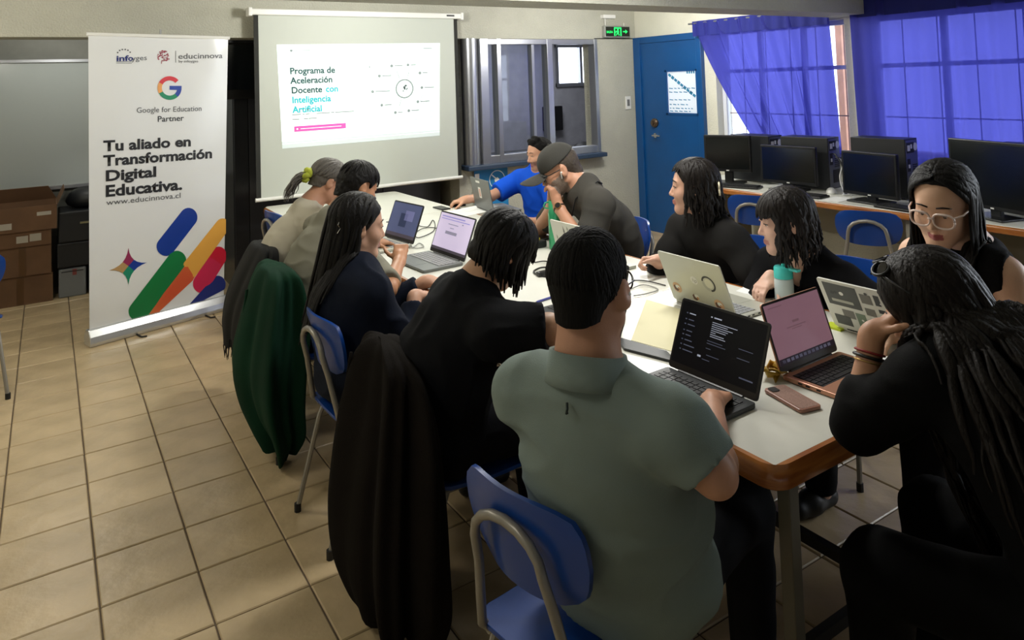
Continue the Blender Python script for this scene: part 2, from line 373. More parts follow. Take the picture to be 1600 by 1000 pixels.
m = MB(); m.bb((.95, 6.45, 1.8), (1.2, 6.52, 1.9)); obj('bracket', m, M_blackm, t)
# ================================================================ big furniture and fittings
# ---- projection screen hanging from the lintel
YS = 5.98
t = thing('projection_screen', 'white pull-down projection screen hanging from the lintel, lit with a slide', 'screen', (2.33, YS, .8))
m = MB(); m.bb((1.36, YS - .04, 2.295), (3.28, YS + .05, 2.345)); obj('housing', m, M_white, t, bevel=.008)
for x in (1.345, 3.27):
    m = MB(); m.bb((x, YS - .045, 2.285), (x + .03, YS + .055, 2.355)); obj('end_cap', m, M_white, t, bevel=.006)
m = MB(); m.bb((3.12, YS - .043, 2.315), (3.2, YS - .04, 2.33)); obj('maker_label', m, M_black, t)
M_scr = mat('matte_screen_cloth', 'C0C5BD', .85); M_scrb = mat('screen_black_border', '22231F', .8)
m = MB(); m.bb((1.425, YS - .002, .83), (3.215, YS + .002, 2.295)); cloth = sub(obj('screen_cloth', m, M_scr, t))
for a_, b_ in ((1.392, 1.428), (3.212, 3.248)): m = MB(); m.bb((a_, YS - .003, .83), (b_, YS + .003, 2.295)); obj('black_border', m, M_scrb, cloth)
m = MB(); m.tube([(1.385, YS, .815), (3.255, YS, .815)], .016, 10); obj('weight_bar', m, M_white, t, smooth='auto')
# the projected slide: light on the cloth
SL = [np.array([1.570, 0, 2.056]), np.array([3.060, 0, 2.069]), np.array([3.030, 0, 1.215]), np.array([1.601, 0, 1.208])]
def slide(u, v, dy=.004):
    a = SL[0] * (1 - u) + SL[1] * u; b = SL[3] * (1 - u) + SL[2] * u; p = a * (1 - v) + b * v; return (p[0], YS - dy, p[2])
def srect(m, u0, v0, u1, v1, dy=.0055): m.face([slide(u0, v0, dy), slide(u1, v0, dy), slide(u1, v1, dy), slide(u0, v1, dy)])
def sdisc(m, u, v, r, dy=.0055, n=18, r2=None, asp=.59):
    if r2 is None: m.face([slide(u + r * asp * math.cos(2 * math.pi * k / n), v + r * math.sin(2 * math.pi * k / n), dy) for k in range(n)])
    else:
        for k in range(n):
            a, b = 2 * math.pi * k / n, 2 * math.pi * (k + 1) / n
            m.face([slide(u + q * asp * math.cos(g), v + q * math.sin(g), dy) for q, g in ((r, a), (r, b), (r2, b), (r2, a))])
def emit(name, col, e): 
    m = mat(name, col, .9, emit=e); return m
m = MB(); 
for i in range(8): 
    for j in range(4): srect(m, i / 8, j / 4, (i + 1) / 8, (j + 1) / 4, .004)
ME = emit('projected_white', 'F2FFFA', .45); img = sub(obj('projected_image', m, ME, cloth))
M_sd = emit('projected_slate', '2E5658', .05); M_sc = emit('projected_teal', '22B4C0', .22); M_sp = emit('projected_pink', 'DE5FB2', .3); M_sg = emit('projected_grey', '8A9696', .2); M_sl = emit('projected_pale', 'D4DEDE', .3)
asp = 1.49 / .85
def stext(body, u, v, h, mm, width=None, bold=0):
    bold = bold * 2.2
    text(body, 1, mm, cloth, (0, 0, 0), (0, 0, 0), (0, 0, 0), bold=bold, name='slide_lettering', width=None,
         warp=lambda x, y: slide(u + x * h / asp * (width or 1), v - y * h, .006))
for i, (a, b) in enumerate((('Programa de', None), ('Aceleración', None), ('Docente', ' con'), ('Inteligencia', None), ('Artificial', None))):
    v = .287 + i * .094
    stext(a, .064 + .004 * i * .3, v, .088, M_sd if i < 3 else M_sc, 1.0, .012)
    if b: stext('con', .264, v, .088, M_sc, 1.0, .012)
m = MB()
for j, (v, segs) in enumerate(((.682, ((.064, .115), (.125, .135), (.142, .165), (.205, .285), (.29, .31), (.315, .43))), (.727, ((.064, .105), (.13, .155), (.158, .205))))):
    for a, b in segs: srect(m, a, v - .004, b, v + .004)
srect(m, .09, .057, .185, .063); srect(m, .885, .052, .945, .06); sdisc(m, .078, .06, .012)
srect(m, .53, .228, .536, .25)
nodes = [(.675, .235, .07), (.782, .228, .048), (.595, .335, .08), (.862, .318, .045), (.55, .494, .125), (.875, .475, .09), (.607, .638, .062), (.847, .622, .085), (.695, .722, .04), (.785, .712, .07)]
for u, v, l in nodes: sdisc(m, u, v, .016, n=10); srect(m, u + .018, v - .005, u + .018 + l * .75, v + .004)
sdisc(m, .758, .478, .102, r2=.088, n=30)
for k in range(16): a, q = random.uniform(0, 6.28), random.uniform(0, .036); sdisc(m, .758 + q * .59 * math.cos(a), .47 + q * math.sin(a), .009, n=7)
for u, v, u2, v2 in ((.705, .285, .728, .385), (.79, .285, .775, .37), (.85, .355, .815, .41), (.72, .66, .735, .585)):
    m.face([slide(u, v, .0055), slide(u2, v2, .0055), slide(u2 + .003, v2, .0055), slide(u + .003, v, .0055)])
obj('slide_diagram', m, M_sg, cloth)
m = MB()
srect(m, 0, .938, 1, .952); srect(m, 0, .96, 1, 1); 
for u, v, r in ((.89, .60, .05), (.94, .76, .04), (.83, .83, .03), (.87, .70, .02), (.96, .55, .03), (.80, .63, .03)): sdisc(m, u, v, r, r2=r * .75)
for k in range(9): a = random.uniform(.79, .97); b = random.uniform(.55, .9); m.face([slide(a, b, .0052), slide(a + .05, b - .06, .0052), slide(a + .053, b - .06, .0052), slide(a + .003, b, .0052)])
obj('slide_pale_graphics', m, M_sl, cloth)
m = MB(); n_ = 10
pp = []
for cx, cy in ((.075, .808), (.375, .808)):
    pass
srect(m, .072, .795, .378, .848); obj('slide_button', m, M_sp, cloth)
m = MB(); sdisc(m, .09, .822, .009, .007, 10); srect(m, .108, .819, .35, .825, .007); obj('slide_button_text', m, ME, cloth)
# ---- roll-up banner
BL0, BR0 = at(140, 536, Z=.02), at(350, 479, Z=.02)
BTL, BTR = at(138, 55, Y=5.86), at(356, 61, Y=6.02)
BL1, BR1 = np.array([*BL0[:2], .10]), np.array([*BR0[:2], .10])
ubx = (BR0 - BL0) / np.linalg.norm(BR0 - BL0); bn = np.array([ubx[1], -ubx[0], 0])      # towards the room
t = thing('rollup_banner', 'tall white roll-up advertising banner with coloured stripes at left of the screen', 'banner', ((BL0 + BR0) / 2 * [1, 1, 0]))
def ban(u, v, d=0):
    a = BTL * (1 - u) + BTR * u; b = BL1 * (1 - u) + BR1 * u; p = a * (1 - v) + b * v
    rip = .004 * math.sin(u * 9 + v * 2) * (1 - v) + .006 * math.exp(-((u - .9) ** 2 + (v - .04) ** 2) * 160)
    return p + bn * (d + rip)
m = MB(); nu, nv = 24, 40
vs = [ban(i / nu, j / nv) for j in range(nv + 1) for i in range(nu + 1)] + [ban(i / nu, j / nv, -.002) for j in range(nv + 1) for i in range(nu + 1)]; N = (nu + 1) * (nv + 1)
fs = []
for j in range(nv):
    for i in range(nu):
        a = j * (nu + 1) + i; fs += [(a, a + 1, a + nu + 2, a + nu + 1), (N + a, N + a + nu + 1, N + a + nu + 2, N + a + 1)]
m.add(vs, fs); sheet = sub(obj('printed_sheet', m, mat('glossy_vinyl', 'D9DBDC', .22, spec=.55, bump=.05, bscale=5), t, smooth=True))
m = MB(); m.tube([BTL + [-.012, 0, .008], BTR + [.012, 0, .008]], .014, 8); obj('top_rail', m, M_white, t, smooth='auto')
m = MB(); e0, e1 = BL0 - ubx * .015 + [0, 0, .025], BR0 + ubx * .015 + [0, 0, .025]
prof = [(-.06, -.045), (.05, -.045), (.062, -.02), (.05, .02), (.02, .065), (-.03, .065), (-.06, .02)]
m.prism(prof, e0, bn, (0, 0, 1), e1 - e0); obj('base_cassette', m, mat('banner_base_aluminium', 'D0D2D4', .25, .7), t, bevel=.006)
for u in (.3, .82):
    p = BL0 * (1 - u) + BR0 * u; m = MB(); p = p * [1, 1, 0] + [0, 0, .006]; m.tube([p + bn * .03, p + bn * .13, p + bn * .145 + ubx * .03], .006, 6); obj('foot', m, M_blackm, t)
m = MB(); pm = (BL0 + BR0) / 2 - bn * .03; m.tube([pm + [0, 0, .08], (BTL + BTR) / 2 - bn * .03 + [0, 0, .06]], .007, 6); obj('support_pole', m, M_alu, t)
def buv(x, y):
    """pixel of the photograph -> (u, v) on the banner's sheet"""
    tl, tr, bl, br = [np.array(q) for q in ((138., 55.), (356., 61.), (140., 522.), (350., 464.))]
    u, v = .5, .5
    for _ in range(20):
        P_ = lambda u, v: (tl * (1 - u) + tr * u) * (1 - v) + (bl * (1 - u) + br * u) * v
        e = np.array([x, y]) - P_(u, v); J = np.array([P_(u + 1e-3, v) - P_(u, v), P_(u, v + 1e-3) - P_(u, v)]).T / 1e-3
        du = np.linalg.solve(J, e); u += du[0]; v += du[1]
    return u, v
BW, BH = np.linalg.norm(BTR - BTL), 2.0
def btext(body, x0, y0, x1, y1, hpx, mm, bold=0, name='lettering'):
    """lettering whose baseline runs between two pixels of the photograph, hpx its capital height"""
    a, b = np.array(buv(x0, y0)), np.array(buv(x1, y1)); h = abs(buv(x0, y0)[1] - buv(x0, y0 - hpx)[1]) / .72
    cu = bpy.data.curves.new('t', 'FONT'); cu.body = body; cu.size = 1; tt = bpy.data.objects.new('t', cu); COL.objects.link(tt)
    bpy.context.view_layer.update(); wd = tt.dimensions.x; bpy.data.objects.remove(tt)
    d = (b - a) / wd
    text(body, 1, mm, sheet, (0, 0, 0), (0, 0, 0), (0, 0, 0), bold=bold, name=name, warp=lambda x, y: ban(a[0] + d[0] * x, a[1] + d[1] * x - y * h, .0025))
K1 = mat('black_print', '0A0A0C', .4); K2 = mat('grey_print', '4A4C50', .4); KB = mat('blue_logo_print', '15246E', .35)
for s_, x0, y0, x1, y1, h in (('Tu aliado en', 159, 242, 291, 232, 17), ('Transformación', 159, 265.5, 327, 250, 17), ('Digital', 161, 289.5, 234, 281.5, 17), ('Educativa.', 161, 314, 275, 301, 18)):
    btext(s_, x0, y0, x1, y1, h, K1, .034)
btext('www.educinnova.cl', 163, 327.5, 275.5, 314, 9, K2)
btext('Google for Education', 207, 180.5, 309.5, 176, 9, K2)
btext('Partner', 239, 194.5, 280, 192, 9.5, mat('dark_print', '20242C', .4), .008)
btext('educinnova', 272, 93, 345, 91.5, 9, K2, .008); btext('by infoyges', 272.5, 99, 304, 98.5, 4.5, K2)
btext('inf', 177, 97, 194, 96.5, 9, KB, .03); btext('o', 194.5, 96.5, 201, 96.3, 9, KB, .03); btext('yges', 200, 96.4, 223, 95, 8.5, K2)
def bpoly(pts, mm, d=.0025, name='print'):
    m = MB(); m.face([ban(*buv(x, y), d) for x, y in pts]); return obj(name, m, mm, sheet)
def bcap(p, q, r, mm, d=.0025, clip=None, name='stripe'):
    p, q = np.array(p, float), np.array(q, float); a0 = math.atan2(*(q - p)[::-1]); pts = []
    for k in range(13): a = a0 - math.pi / 2 + math.pi * k / 12; pts.append(q + r * np.array([math.cos(a), math.sin(a)]))
    for k in range(13): a = a0 + math.pi / 2 + math.pi * k / 12; pts.append(p + r * np.array([math.cos(a), math.sin(a)]))
    if clip: pts = [np.array([min(x, 353.3), min(y, 522 - (x - 140) * 58 / 210 - 1)]) for x, y in pts]
    m = MB(); c_ = sum(pts) / len(pts)
    o = bpoly(pts, mm, d, name); return o
def pm_(n, c): return mat(n + '_banner_ink', c, .35)
bcap((252, 391), (289, 344), 14.5, pm_('blue', '12358C'))
bcap((210, 492), (270, 412), 15, pm_('green', '10713C'))
bcap((284, 434), (348, 358), 14, pm_('amber', 'D9A047'), .0022, True)
bcap((228, 518), (284, 434), 14.5, mat('orange_print', 'C4472F', .35, col2='BF7A3C', vscale=1.2), .0026, True)
bcap((310, 447), (341, 402), 14, pm_('crimson', 'C2264E'), .0026, True); bcap((335, 411), (341, 402), 13.6, pm_('red', 'C01733'), .003, True)
bcap((300, 500), (340, 446), 13, pm_('indigo', '1D2B72'), .0026, True)
star = []
for k in range(4):
    cxy = np.array([195., 423.]); tips = [np.array([195, 394.]), np.array([222.5, 416.5]), np.array([195, 451.]), np.array([167, 429.])]
    a, b = tips[k], tips[(k + 1) % 4]
    for j in range(6): s_ = j / 6; star.append((a * (1 - s_) ** 2 + 2 * s_ * (1 - s_) * (cxy * .8 + (a + b) * .1) + b * s_ ** 2))
for k, cc in enumerate(('8B2B52', '15378F', '1B7F62', 'A8875A')):
    c0 = np.array([195., 422.]); seg = [star[(k * 6 - 3 + j) % 24] for j in range(7)]
    bpoly([c0] + seg, pm_(('rose', 'royal', 'teal', 'ochre')[k], cc), .0025, 'star_point')
# the ring shaped letter in four colours
def arc(a0, a1, mm, r0=12.2, r1=19):
    cx, cy = 258.5, 140.; m = MB(); n = 14
    for k in range(n):
        g0, g1 = [math.radians(a0 + (a1 - a0) * q / n) for q in (k, k + 1)]
        m.face([ban(*buv(cx + r * math.cos(g), cy - r * math.sin(g)), .0025) for r, g in ((r1, g0), (r1, g1), (r0, g1), (r0, g0))])
    obj('ring_letter', m, mm, sheet)
arc(42, 152, pm_('ring_red', 'C9303C')); arc(152, 208, pm_('ring_yellow', 'DB9A58')); arc(208, 312, pm_('ring_green', '12805A')); arc(312, 360, pm_('ring_blue', '25409A'))
bpoly([(258.5, 136.5), (277.6, 136.5), (277.4, 143), (258.5, 143)], MATS['ring_blue_banner_ink'], .0025, 'ring_letter')
m = MB()
for k in range(60):
    a, q = random.uniform(0, 6.28), math.sqrt(random.random()); x, y = 249.5 + 11 * q * math.cos(a), 88 + 8.5 * q * math.sin(a); r = random.uniform(.6, 1.5)
    m.face([ban(*buv(x + r * math.cos(g * 1.05), y + r * math.sin(g * 1.05)), .0025) for g in range(6)])
m.face([ban(*buv(x, y), .0025) for x, y in ((246, 95), (247.5, 95), (246, 101), (245.3, 101))])
obj('brain_logo', m, pm_('maroon', '8E2740'), sheet)
m = MB()
for k, a in enumerate((160, 130, 105, 80, 55, 25)):
    x, y = 188.5 + 10 * math.cos(math.radians(a)), 86 - 8 * math.sin(math.radians(a)); m.face([ban(*buv(x + 1.3 * math.cos(g * 1.05), y + 1.3 * math.sin(g * 1.05)), .0025) for g in range(6)])
for y in (98.5, 100.8): m.face([ban(*buv(x_, y_), .0025) for x_, y_ in ((177, y), (200, y), (200, y - .7), (177, y - .7))])
m.face([ban(*buv(x_, y_), .0025) for x_, y_ in ((267.8, 80), (268.6, 80), (268.6, 99), (267.8, 99))])
obj('small_logo_marks', m, K2, sheet)
# ---- emergency exit sign under a junction box
t = thing('exit_sign', 'green lit emergency exit sign with running figure and arrow above the booth window', 'sign', (5.30, YB - .03, 2.13))
m = MB(); m.bb((5.115, YB - .05, 2.135), (5.487, YB - .002, 2.265)); obj('housing', m, mat('sign_housing', 'A9ABA8', .35, .5), t, bevel=.006)
m = MB(); m.bb((5.13, YB - .053, 2.147), (5.472, YB - .049, 2.253)); obj('sign_face', m, mat('sign_black', '02110A', .3), t)
MG = emit('lit_green', '22E86A', 1.0)
def sg(pts): 
    m = MB(); m.prism(pts, (5.13, YB - .0535, 2.147), (1, 0, 0), (0, 0, 1), (0, -.001, 0)); return m
m = MB(); n0 = lambda pts: m.prism(pts, (5.13, YB - .0535, 2.147), (1, 0, 0), (0, 0, 1), (0, -.001, 0))
n0([(.115, .005), (.13, .005), (.13, .086), (.205, .086), (.205, .005), (.222, .005), (.222, .1), (.115, .1)])
n0([(.17 + .012 * math.cos(a * .7), .076 + .011 * math.sin(a * .7)) for a in range(9)])
n0([(.15, .062), (.18, .066), (.186, .045), (.176, .034), (.192, .022), (.186, .008), (.178, .008), (.18, .02), (.163, .03), (.15, .01), (.138, .01), (.155, .034), (.158, .05), (.142, .046), (.14, .036), (.134, .038), (.136, .054)])
n0([(.245, .047), (.28, .047), (.28, .03), (.312, .053), (.28, .076), (.28, .059), (.245, .059)])
obj('lit_pictogram', m, MG, t)
text('SALIDA', .034, MG, t, (5.137, YB - .0545, 2.184), (.8, 0, 0), (0, 0, 1), bold=.001, name='sign_lettering')
m = MB(); m.tube([(5.15, YB - .02, 2.26), (5.15, YB - .02, 2.344)], .005, 6); m.tube([(5.42, YB - .02, 2.26), (5.42, YB - .02, 2.30)], .004, 6); obj('conduit', m, M_white, t)
m = MB(); m.bb((5.10, YB - .06, 2.345), (5.27, YB - .002, 2.385)); tag(obj('junction_box', m, M_white, bevel=.004), 'small white junction box on the wall right above the exit sign', 'junction box')
t = thing('light_switch', 'white light switch plate on the wall between booth window and blue door', 'switch', (5.45, YB - .01, 1.4))
m = MB(); m.bb((5.412, YB - .012, 1.335), (5.487, YB - .001, 1.48)); obj('plate', m, M_white, t, bevel=.003)
m = MB(); m.bb((5.432, YB - .016, 1.372), (5.465, YB - .012, 1.445)); obj('rocker', m, mat('switch_grey', '6E6E6C', .4), t)
# ---- blue cleaning notice under the booth window
t = thing('cleaning_poster', 'blue poster with a white circled broom, on the wall under the booth window', 'poster', (3.64, YB - .01, .6))
m = MB(); m.bb((3.45, YB - .006, .47), (3.83, YB - .002, .85)); obj('poster_sheet', m, mat('poster_blue', '1E7BB8', .5), t)
m = MB(); ring = lambda r0, r1: [m.face([(3.705 + r * math.cos(g), YB - .008, .735 + r * math.sin(g)) for r, g in ((r1, k * .2618), (r1, (k + 1) * .2618), (r0, (k + 1) * .2618), (r0, k * .2618))]) for k in range(24)]
ring(.083, .09)
q = lambda pts: m.face([(3.705 + a, YB - .008, .735 + b) for a, b in pts])
q([(-.072, .052), (-.064, .060), (-.006, .012), (-.014, .004)]); q([(-.03, .004), (.004, .022), (.026, .0), (.03, -.02), (-.01, -.03), (-.028, -.018)]); q([(-.012, -.034), (.032, -.022), (.058, -.034), (.022, -.07), (.004, -.06)])
obj('broom_symbol', m, mat('poster_white', 'F4F6F8', .5), t)
m = MB(); m.bb((3.456, YB - .0075, .76), (3.505, YB - .006, .81)); obj('corner_logo', m, MATS['poster_white'], t)
# ---- meeting tables pushed end to end
M_lam = mat('white_laminate', 'DDDDD2', .28, var=.03, spec=.5); M_edge = mat('varnished_wood_edge', 'C07C3C', .25, col2='95562A', vscale=6, stretch=(1, 1, 9), coat=.4, spec=.5)
M_leg = mat('painted_steel_leg', '6B6658', .45); M_bar = mat('black_steel_bar', '141414', .5)
TX0, TX1 = 1.43, 2.58
def rrect(x0, y0, x1, y1, r, n=5):
    pts = []
    for cx, cy, a in ((x1 - r, y1 - r, 0), (x0 + r, y1 - r, 90), (x0 + r, y0 + r, 180), (x1 - r, y0 + r, 270)):
        for k in range(n + 1): g = math.radians(a + 90 * k / n); pts.append((cx + r * math.cos(g), cy + r * math.sin(g)))
    return pts
ends = [1.135, 2.345, 3.555, 4.765, 5.975]
labels = ['white laminate meeting table with wooden rim at the near end, carrying the dark open laptop', 'white meeting table, second of the row, with silver laptop and cream paper', 'white meeting table, third of the row, with the green bottle', 'white meeting table at the far end, in front of the projection screen']
for i in range(4):
    a, b = ends[i] + .0006, ends[i + 1] - .0006
    t = thing('meeting_table', labels[i], 'table', ((TX0 + TX1) / 2, (a + b) / 2, 0), group='white tables pushed together in a row')
    RW_ = .028 if i < 3 else .014
    ja, jb = (RW_ if i == 0 else .0008), (RW_ if i == 3 else .0008)
    m = MB(); m.prism(rrect(TX0 + RW_, a + ja, TX1 - RW_, b - jb, .004, 1), (0, 0, .745), (1, 0, 0), (0, 1, 0), (0, 0, .0155)); obj('tabletop', m, M_lam, t)
    m = MB(); o_, n_ = rrect(TX0, a, TX1, b, .055 if i in (0, 3) else .004, 6), rrect(TX0 + RW_, a + ja, TX1 - RW_, b - jb, .003, 6); k = len(o_)
    lev = [(0, .70, 0), (0, .715, -.012), (0, .735, -.016), (0, .752, -.010), (1, .760, 0)]
    vs = []; cx, cy = (TX0 + TX1) / 2, (a + b) / 2
    def off(pts, e): return [(cx + (x - cx) * (1 - e / (TX1 - cx)), cy + (y - cy) * (1 - e / (b - cy))) for x, y in pts]
    if 0 < i < 3: o_ = rrect(TX0, a, TX1, b, .004, 6)
    if i == 0: o_ = [(x, y) if y < cy else (x, y + 0) for x, y in o_]
    _off = off
    def off(pts, e, a=a, b=b, i=i): return [(x, min(max(y, a if i == 0 else a), b)) for x, y in _off(pts, e)] if False else [(cx + (x - cx) * (1 - e / (TX1 - cx)), (cy + (y - cy) * (1 - (e if (i == 0 and y < cy) or (i == 3 and y > cy) else 0) / (b - cy)))) for x, y in pts]
    loops = [[(x, y, .70) for x, y in off(n_, 0)], [(x, y, .70) for x, y in off(o_, .014)], [(x, y, .708) for x, y in off(o_, .004)], [(x, y, .73) for x, y in o_], [(x, y, .75) for x, y in off(o_, .004)], [(x, y, .7605) for x, y in off(o_, .014)], [(x, y, .7605) for x, y in n_]]
    for l in loops: vs += l
    fs = [(r * k + j, r * k + (j + 1) % k, (r + 1) * k + (j + 1) % k, (r + 1) * k + j) for r in range(6) for j in range(k)] + [((6) * k + j, 6 * k + (j + 1) % k, (j + 1) % k, j) for j in range(k)]
    m.add(vs, fs); obj('wooden_rim', m, M_edge, t, smooth='auto')
    for x in (TX0 + .15, TX1 - .15):
        for y in (a + .09, b - .09):
            m = MB(); m.bb((x - .019, y - .019, .015), (x + .019, y + .019, .70)); l = sub(obj('leg', m, M_leg, t, bevel=.003))
            m = MB(); m.bb((x - .021, y - .021, 0), (x + .021, y + .021, .015)); obj('leg_cap', m, M_blackm, l)
    m = MB()
    for x in (TX0 + .15, TX1 - .15): m.bb((x - .014, a + .11, .655), (x + .014, b - .11, .695))
    for y in (a + .09, b - .09): m.bb((TX0 + .165, y - .014, .655), (TX1 - .165, y + .014, .695))
    obj('under_frame', m, M_bar, t)
    m = MB(); m.bb(((TX0 + TX1) / 2 - .015, a + .09, .22), ((TX0 + TX1) / 2 + .015, b - .09, .25)); 
    for y in (a + .09, b - .09): m.bb((TX0 + .165, y - .012, .22), (TX1 - .165, y + .012, .25))
    obj('stretcher', m, M_bar, t)
# ---- school chairs (built facing +X)
M_frame = mat('grey_painted_tube', '8E8A82', .35, .35); M_blue = mat('blue_painted_ply', '123F8C', .3, var=.08, spec=.5); M_ply = mat('ply_edge', '9A7250', .5)
def chair(label, x, y, rz, group='blue school chairs round the tables', light=None):
    t = thing('school_chair', label, 'chair', (0, 0, 0), group=group, world=False)
    mb = M_blue
    # seat: a curved ply board
    def board(poly, bend, th, ori, name, mm):
        m = MB(); m.add(*grid_board(poly, bend, th, ori)); return obj(name, m, mm, t, smooth='auto')
    n = 14; vs = []; fs = []
    for s_, z in ((1, 0), (1, -.012)):
        for j in range(9):
            for i in range(9):
                u, v = i / 8 - .5, j / 8 - .5; wd = .19 + .012 * (u + .5); k = .93 if (i in (0, 8) and j in (0, 8)) else 1
                vs.append((u * .38 * k, v * 2 * wd * k, .445 + z - .014 * math.cos(u * 3) + .03 * v * v - (.015 if i == 8 else 0)))
    fs = sheet_faces(9, 9); m = MB(); m.add(vs, fs); obj('seat', m, mb, t, smooth='auto', bevel=.002)
    vs = []
    for s_ in (0, 1):
        for j in range(9):
            for i in range(11):
                u, v = i / 10 * 2 - 1, j / 8 * 2 - 1
                r = .30; wd = .19 - .018 * (v < 0) * -v
                # superellipse corners
                cu = u * math.sqrt(max(0, 1 - .30 * v ** 4)) ; cv = v * math.sqrt(max(0, 1 - .32 * u ** 4))
                vs.append((-.215 - .012 * s_ + .035 * u * u - .035 * cv * .5, cu * wd, .715 + cv * .108))
    m = MB(); m.add(vs, sheet_faces(11, 9)); bk = obj('backrest', m, mb, t, smooth='auto')
    m = MB()
    for u in (-.07, .07):
        for v in (-.05, .05): m.ell((-.212 - .035 * v / .108 * .5, u, .715 + v), (.004, .007, .007), 8)
    obj('rivets', m, M_chrome, bk)
    # bent tube behind the backrest, running under the seat to the front legs
    arch = [(-.168, -.155, .425), (-.195, -.150, .45), (-.207, -.138, .52), (-.225, -.118, .62)]
    top = [(-.243 - .006 * math.sin(a), -.108 * math.cos(a), .69 + .075 * math.sin(a)) for a in np.linspace(0, math.pi, 9)]
    pts = arch + top + [(p[0], -p[1], p[2]) for p in arch[::-1]]
    m = MB(); m.tube(pts, .0115, 10); obj('back_tube', m, M_frame, t, smooth='auto')
    m = MB()
    for s_ in (-1, 1): m.tube([(-.175, .155 * s_, .42), (.10, .160 * s_, .42), (.15, .163 * s_, .415)], .0105, 8)
    m.tube([(.1, -.16, .42), (.1, .16, .42)], .009, 8); m.tube([(-.15, -.155, .42), (-.15, .155, .42)], .009, 8)
    obj('seat_frame', m, M_frame, t, smooth='auto')
    for s_ in (-1, 1):
        for q in (([(.15, .163 * s_, .416), (.168, .166 * s_, .38), (.20, .178 * s_, .012)]), ([(-.14, .157 * s_, .416), (-.165, .162 * s_, .36), (-.255, .182 * s_, .012)])):
            m = MB(); m.tube(q, .0105, 8); lg = obj('leg', m, M_frame, t, smooth='auto')
            m = MB(); m.tube([np.array(q[-1]) + [0, 0, .02], np.array(q[-1]) * [1, 1, 0]], .014, 8); obj('foot_cap', m, M_blackm, lg)
    t.location = (x, y, 0); t.rotation_euler = (0, 0, rz); return t
def sheet_faces(nx, ny):
    fs = []; N = nx * ny
    for j in range(ny - 1):
        for i in range(nx - 1): a = j * nx + i; fs += [(a, a + 1, a + nx + 1, a + nx), (N + a, N + a + nx, N + a + nx + 1, N + a + 1)]
    rim = [i for i in range(nx)] + [j * nx + nx - 1 for j in range(1, ny)] + [(ny - 1) * nx + i for i in range(nx - 2, -1, -1)] + [j * nx for j in range(ny - 2, 0, -1)]
    for k in range(len(rim)): a, b = rim[k], rim[(k + 1) % len(rim)]; fs.append((a, a + N, b + N, b))
    return fs
ch0 = chair('blue school chair under the man in the green polo, nearest the camera', 1.06, 1.40, .17)
def chair_at(label, x, y, rz, group='blue school chairs round the tables'):
    c_ = copy_tree(ch0); c_.location = (x, y, 0); c_.rotation_euler = (0, 0, rz); c_['label'] = label; c_['group'] = group; return c_
chair_at('blue school chair under the person in the black t-shirt, hidden by a brown coat', 1.19, 2.25, 0)
chair_at('bare grey-backed school chair of the long-haired woman in the navy jacket', 1.10, 2.83, .03)
chair_at('school chair with the green jacket hung over its back', 1.13, 3.60, 0)
chair_at('school chair with the black fringed scarf hung over its back', 1.22, 4.12, -.05)
chair_at('empty school chair at the far left end of the tables', 1.56, 5.36, .1)
chair_at('blue school chair behind the man in the cap, beside the blue door', 2.86, 3.43, math.pi - .35)
chair_at('school chair under the woman in black with the hair clip', 2.98, 2.55, math.pi)
chair_at('blue school chair under the woman with the wavy fringe', 2.93, 1.98, math.pi + .1)
chair_at('school chair under the woman with the glasses', 2.98, 1.12, math.pi + .1)
chair_at('school chair under the man in the bright blue polo shirt', 3.32, 4.66, math.pi)
chair_at('school chair under the woman in black at the near end of the table', 1.86, .62, R90)
chair_at('blue school chair with its back to the table, facing the computer desk', 4.45, 2.70, .42, 'blue school chairs at the computer desk')
chair_at('pale blue school chair at the computer desk, behind the woman with the hair clip', 4.44, 3.54, .35, 'blue school chairs at the computer desk')
chair_at('school chair cut off by the left edge of the picture', -.45, 5.25, 1.9, 'blue school chairs on the left')
# ---- long computer desk along the window wall
t = thing('computer_desk', 'long pale computer desk with wooden edge along the curtained windows', 'desk', (5.1, 2.5, 0))
DX0, DY0, DY1 = 4.66, -.6, 4.62
m = MB(); m.bb((DX0 + .012, DY0, .732), (XR - .02, DY1, .76)); obj('desktop', m, M_lam, t, bevel=.003)
m = MB(); m.bb((DX0 - .016, DY0, .715), (DX0 + .012, DY1, .758)); obj('wooden_edge', m, M_edge, t, bevel=.01, seg=3)
for y in (DY0 + .05, 1.0, 2.6, DY1 - .06):
    m = MB(); m.bb((DX0 + .05, y, 0), (XR - .05, y + .03, .732)); obj('side_panel', m, mat('desk_panel', '8C8676', .6), t)
m = MB(); m.bb((XR - .12, DY0 + .06, .35), (XR - .10, DY1 - .08, .73)); obj('back_panel', m, mat('desk_panel', '8C8676', .6), t)
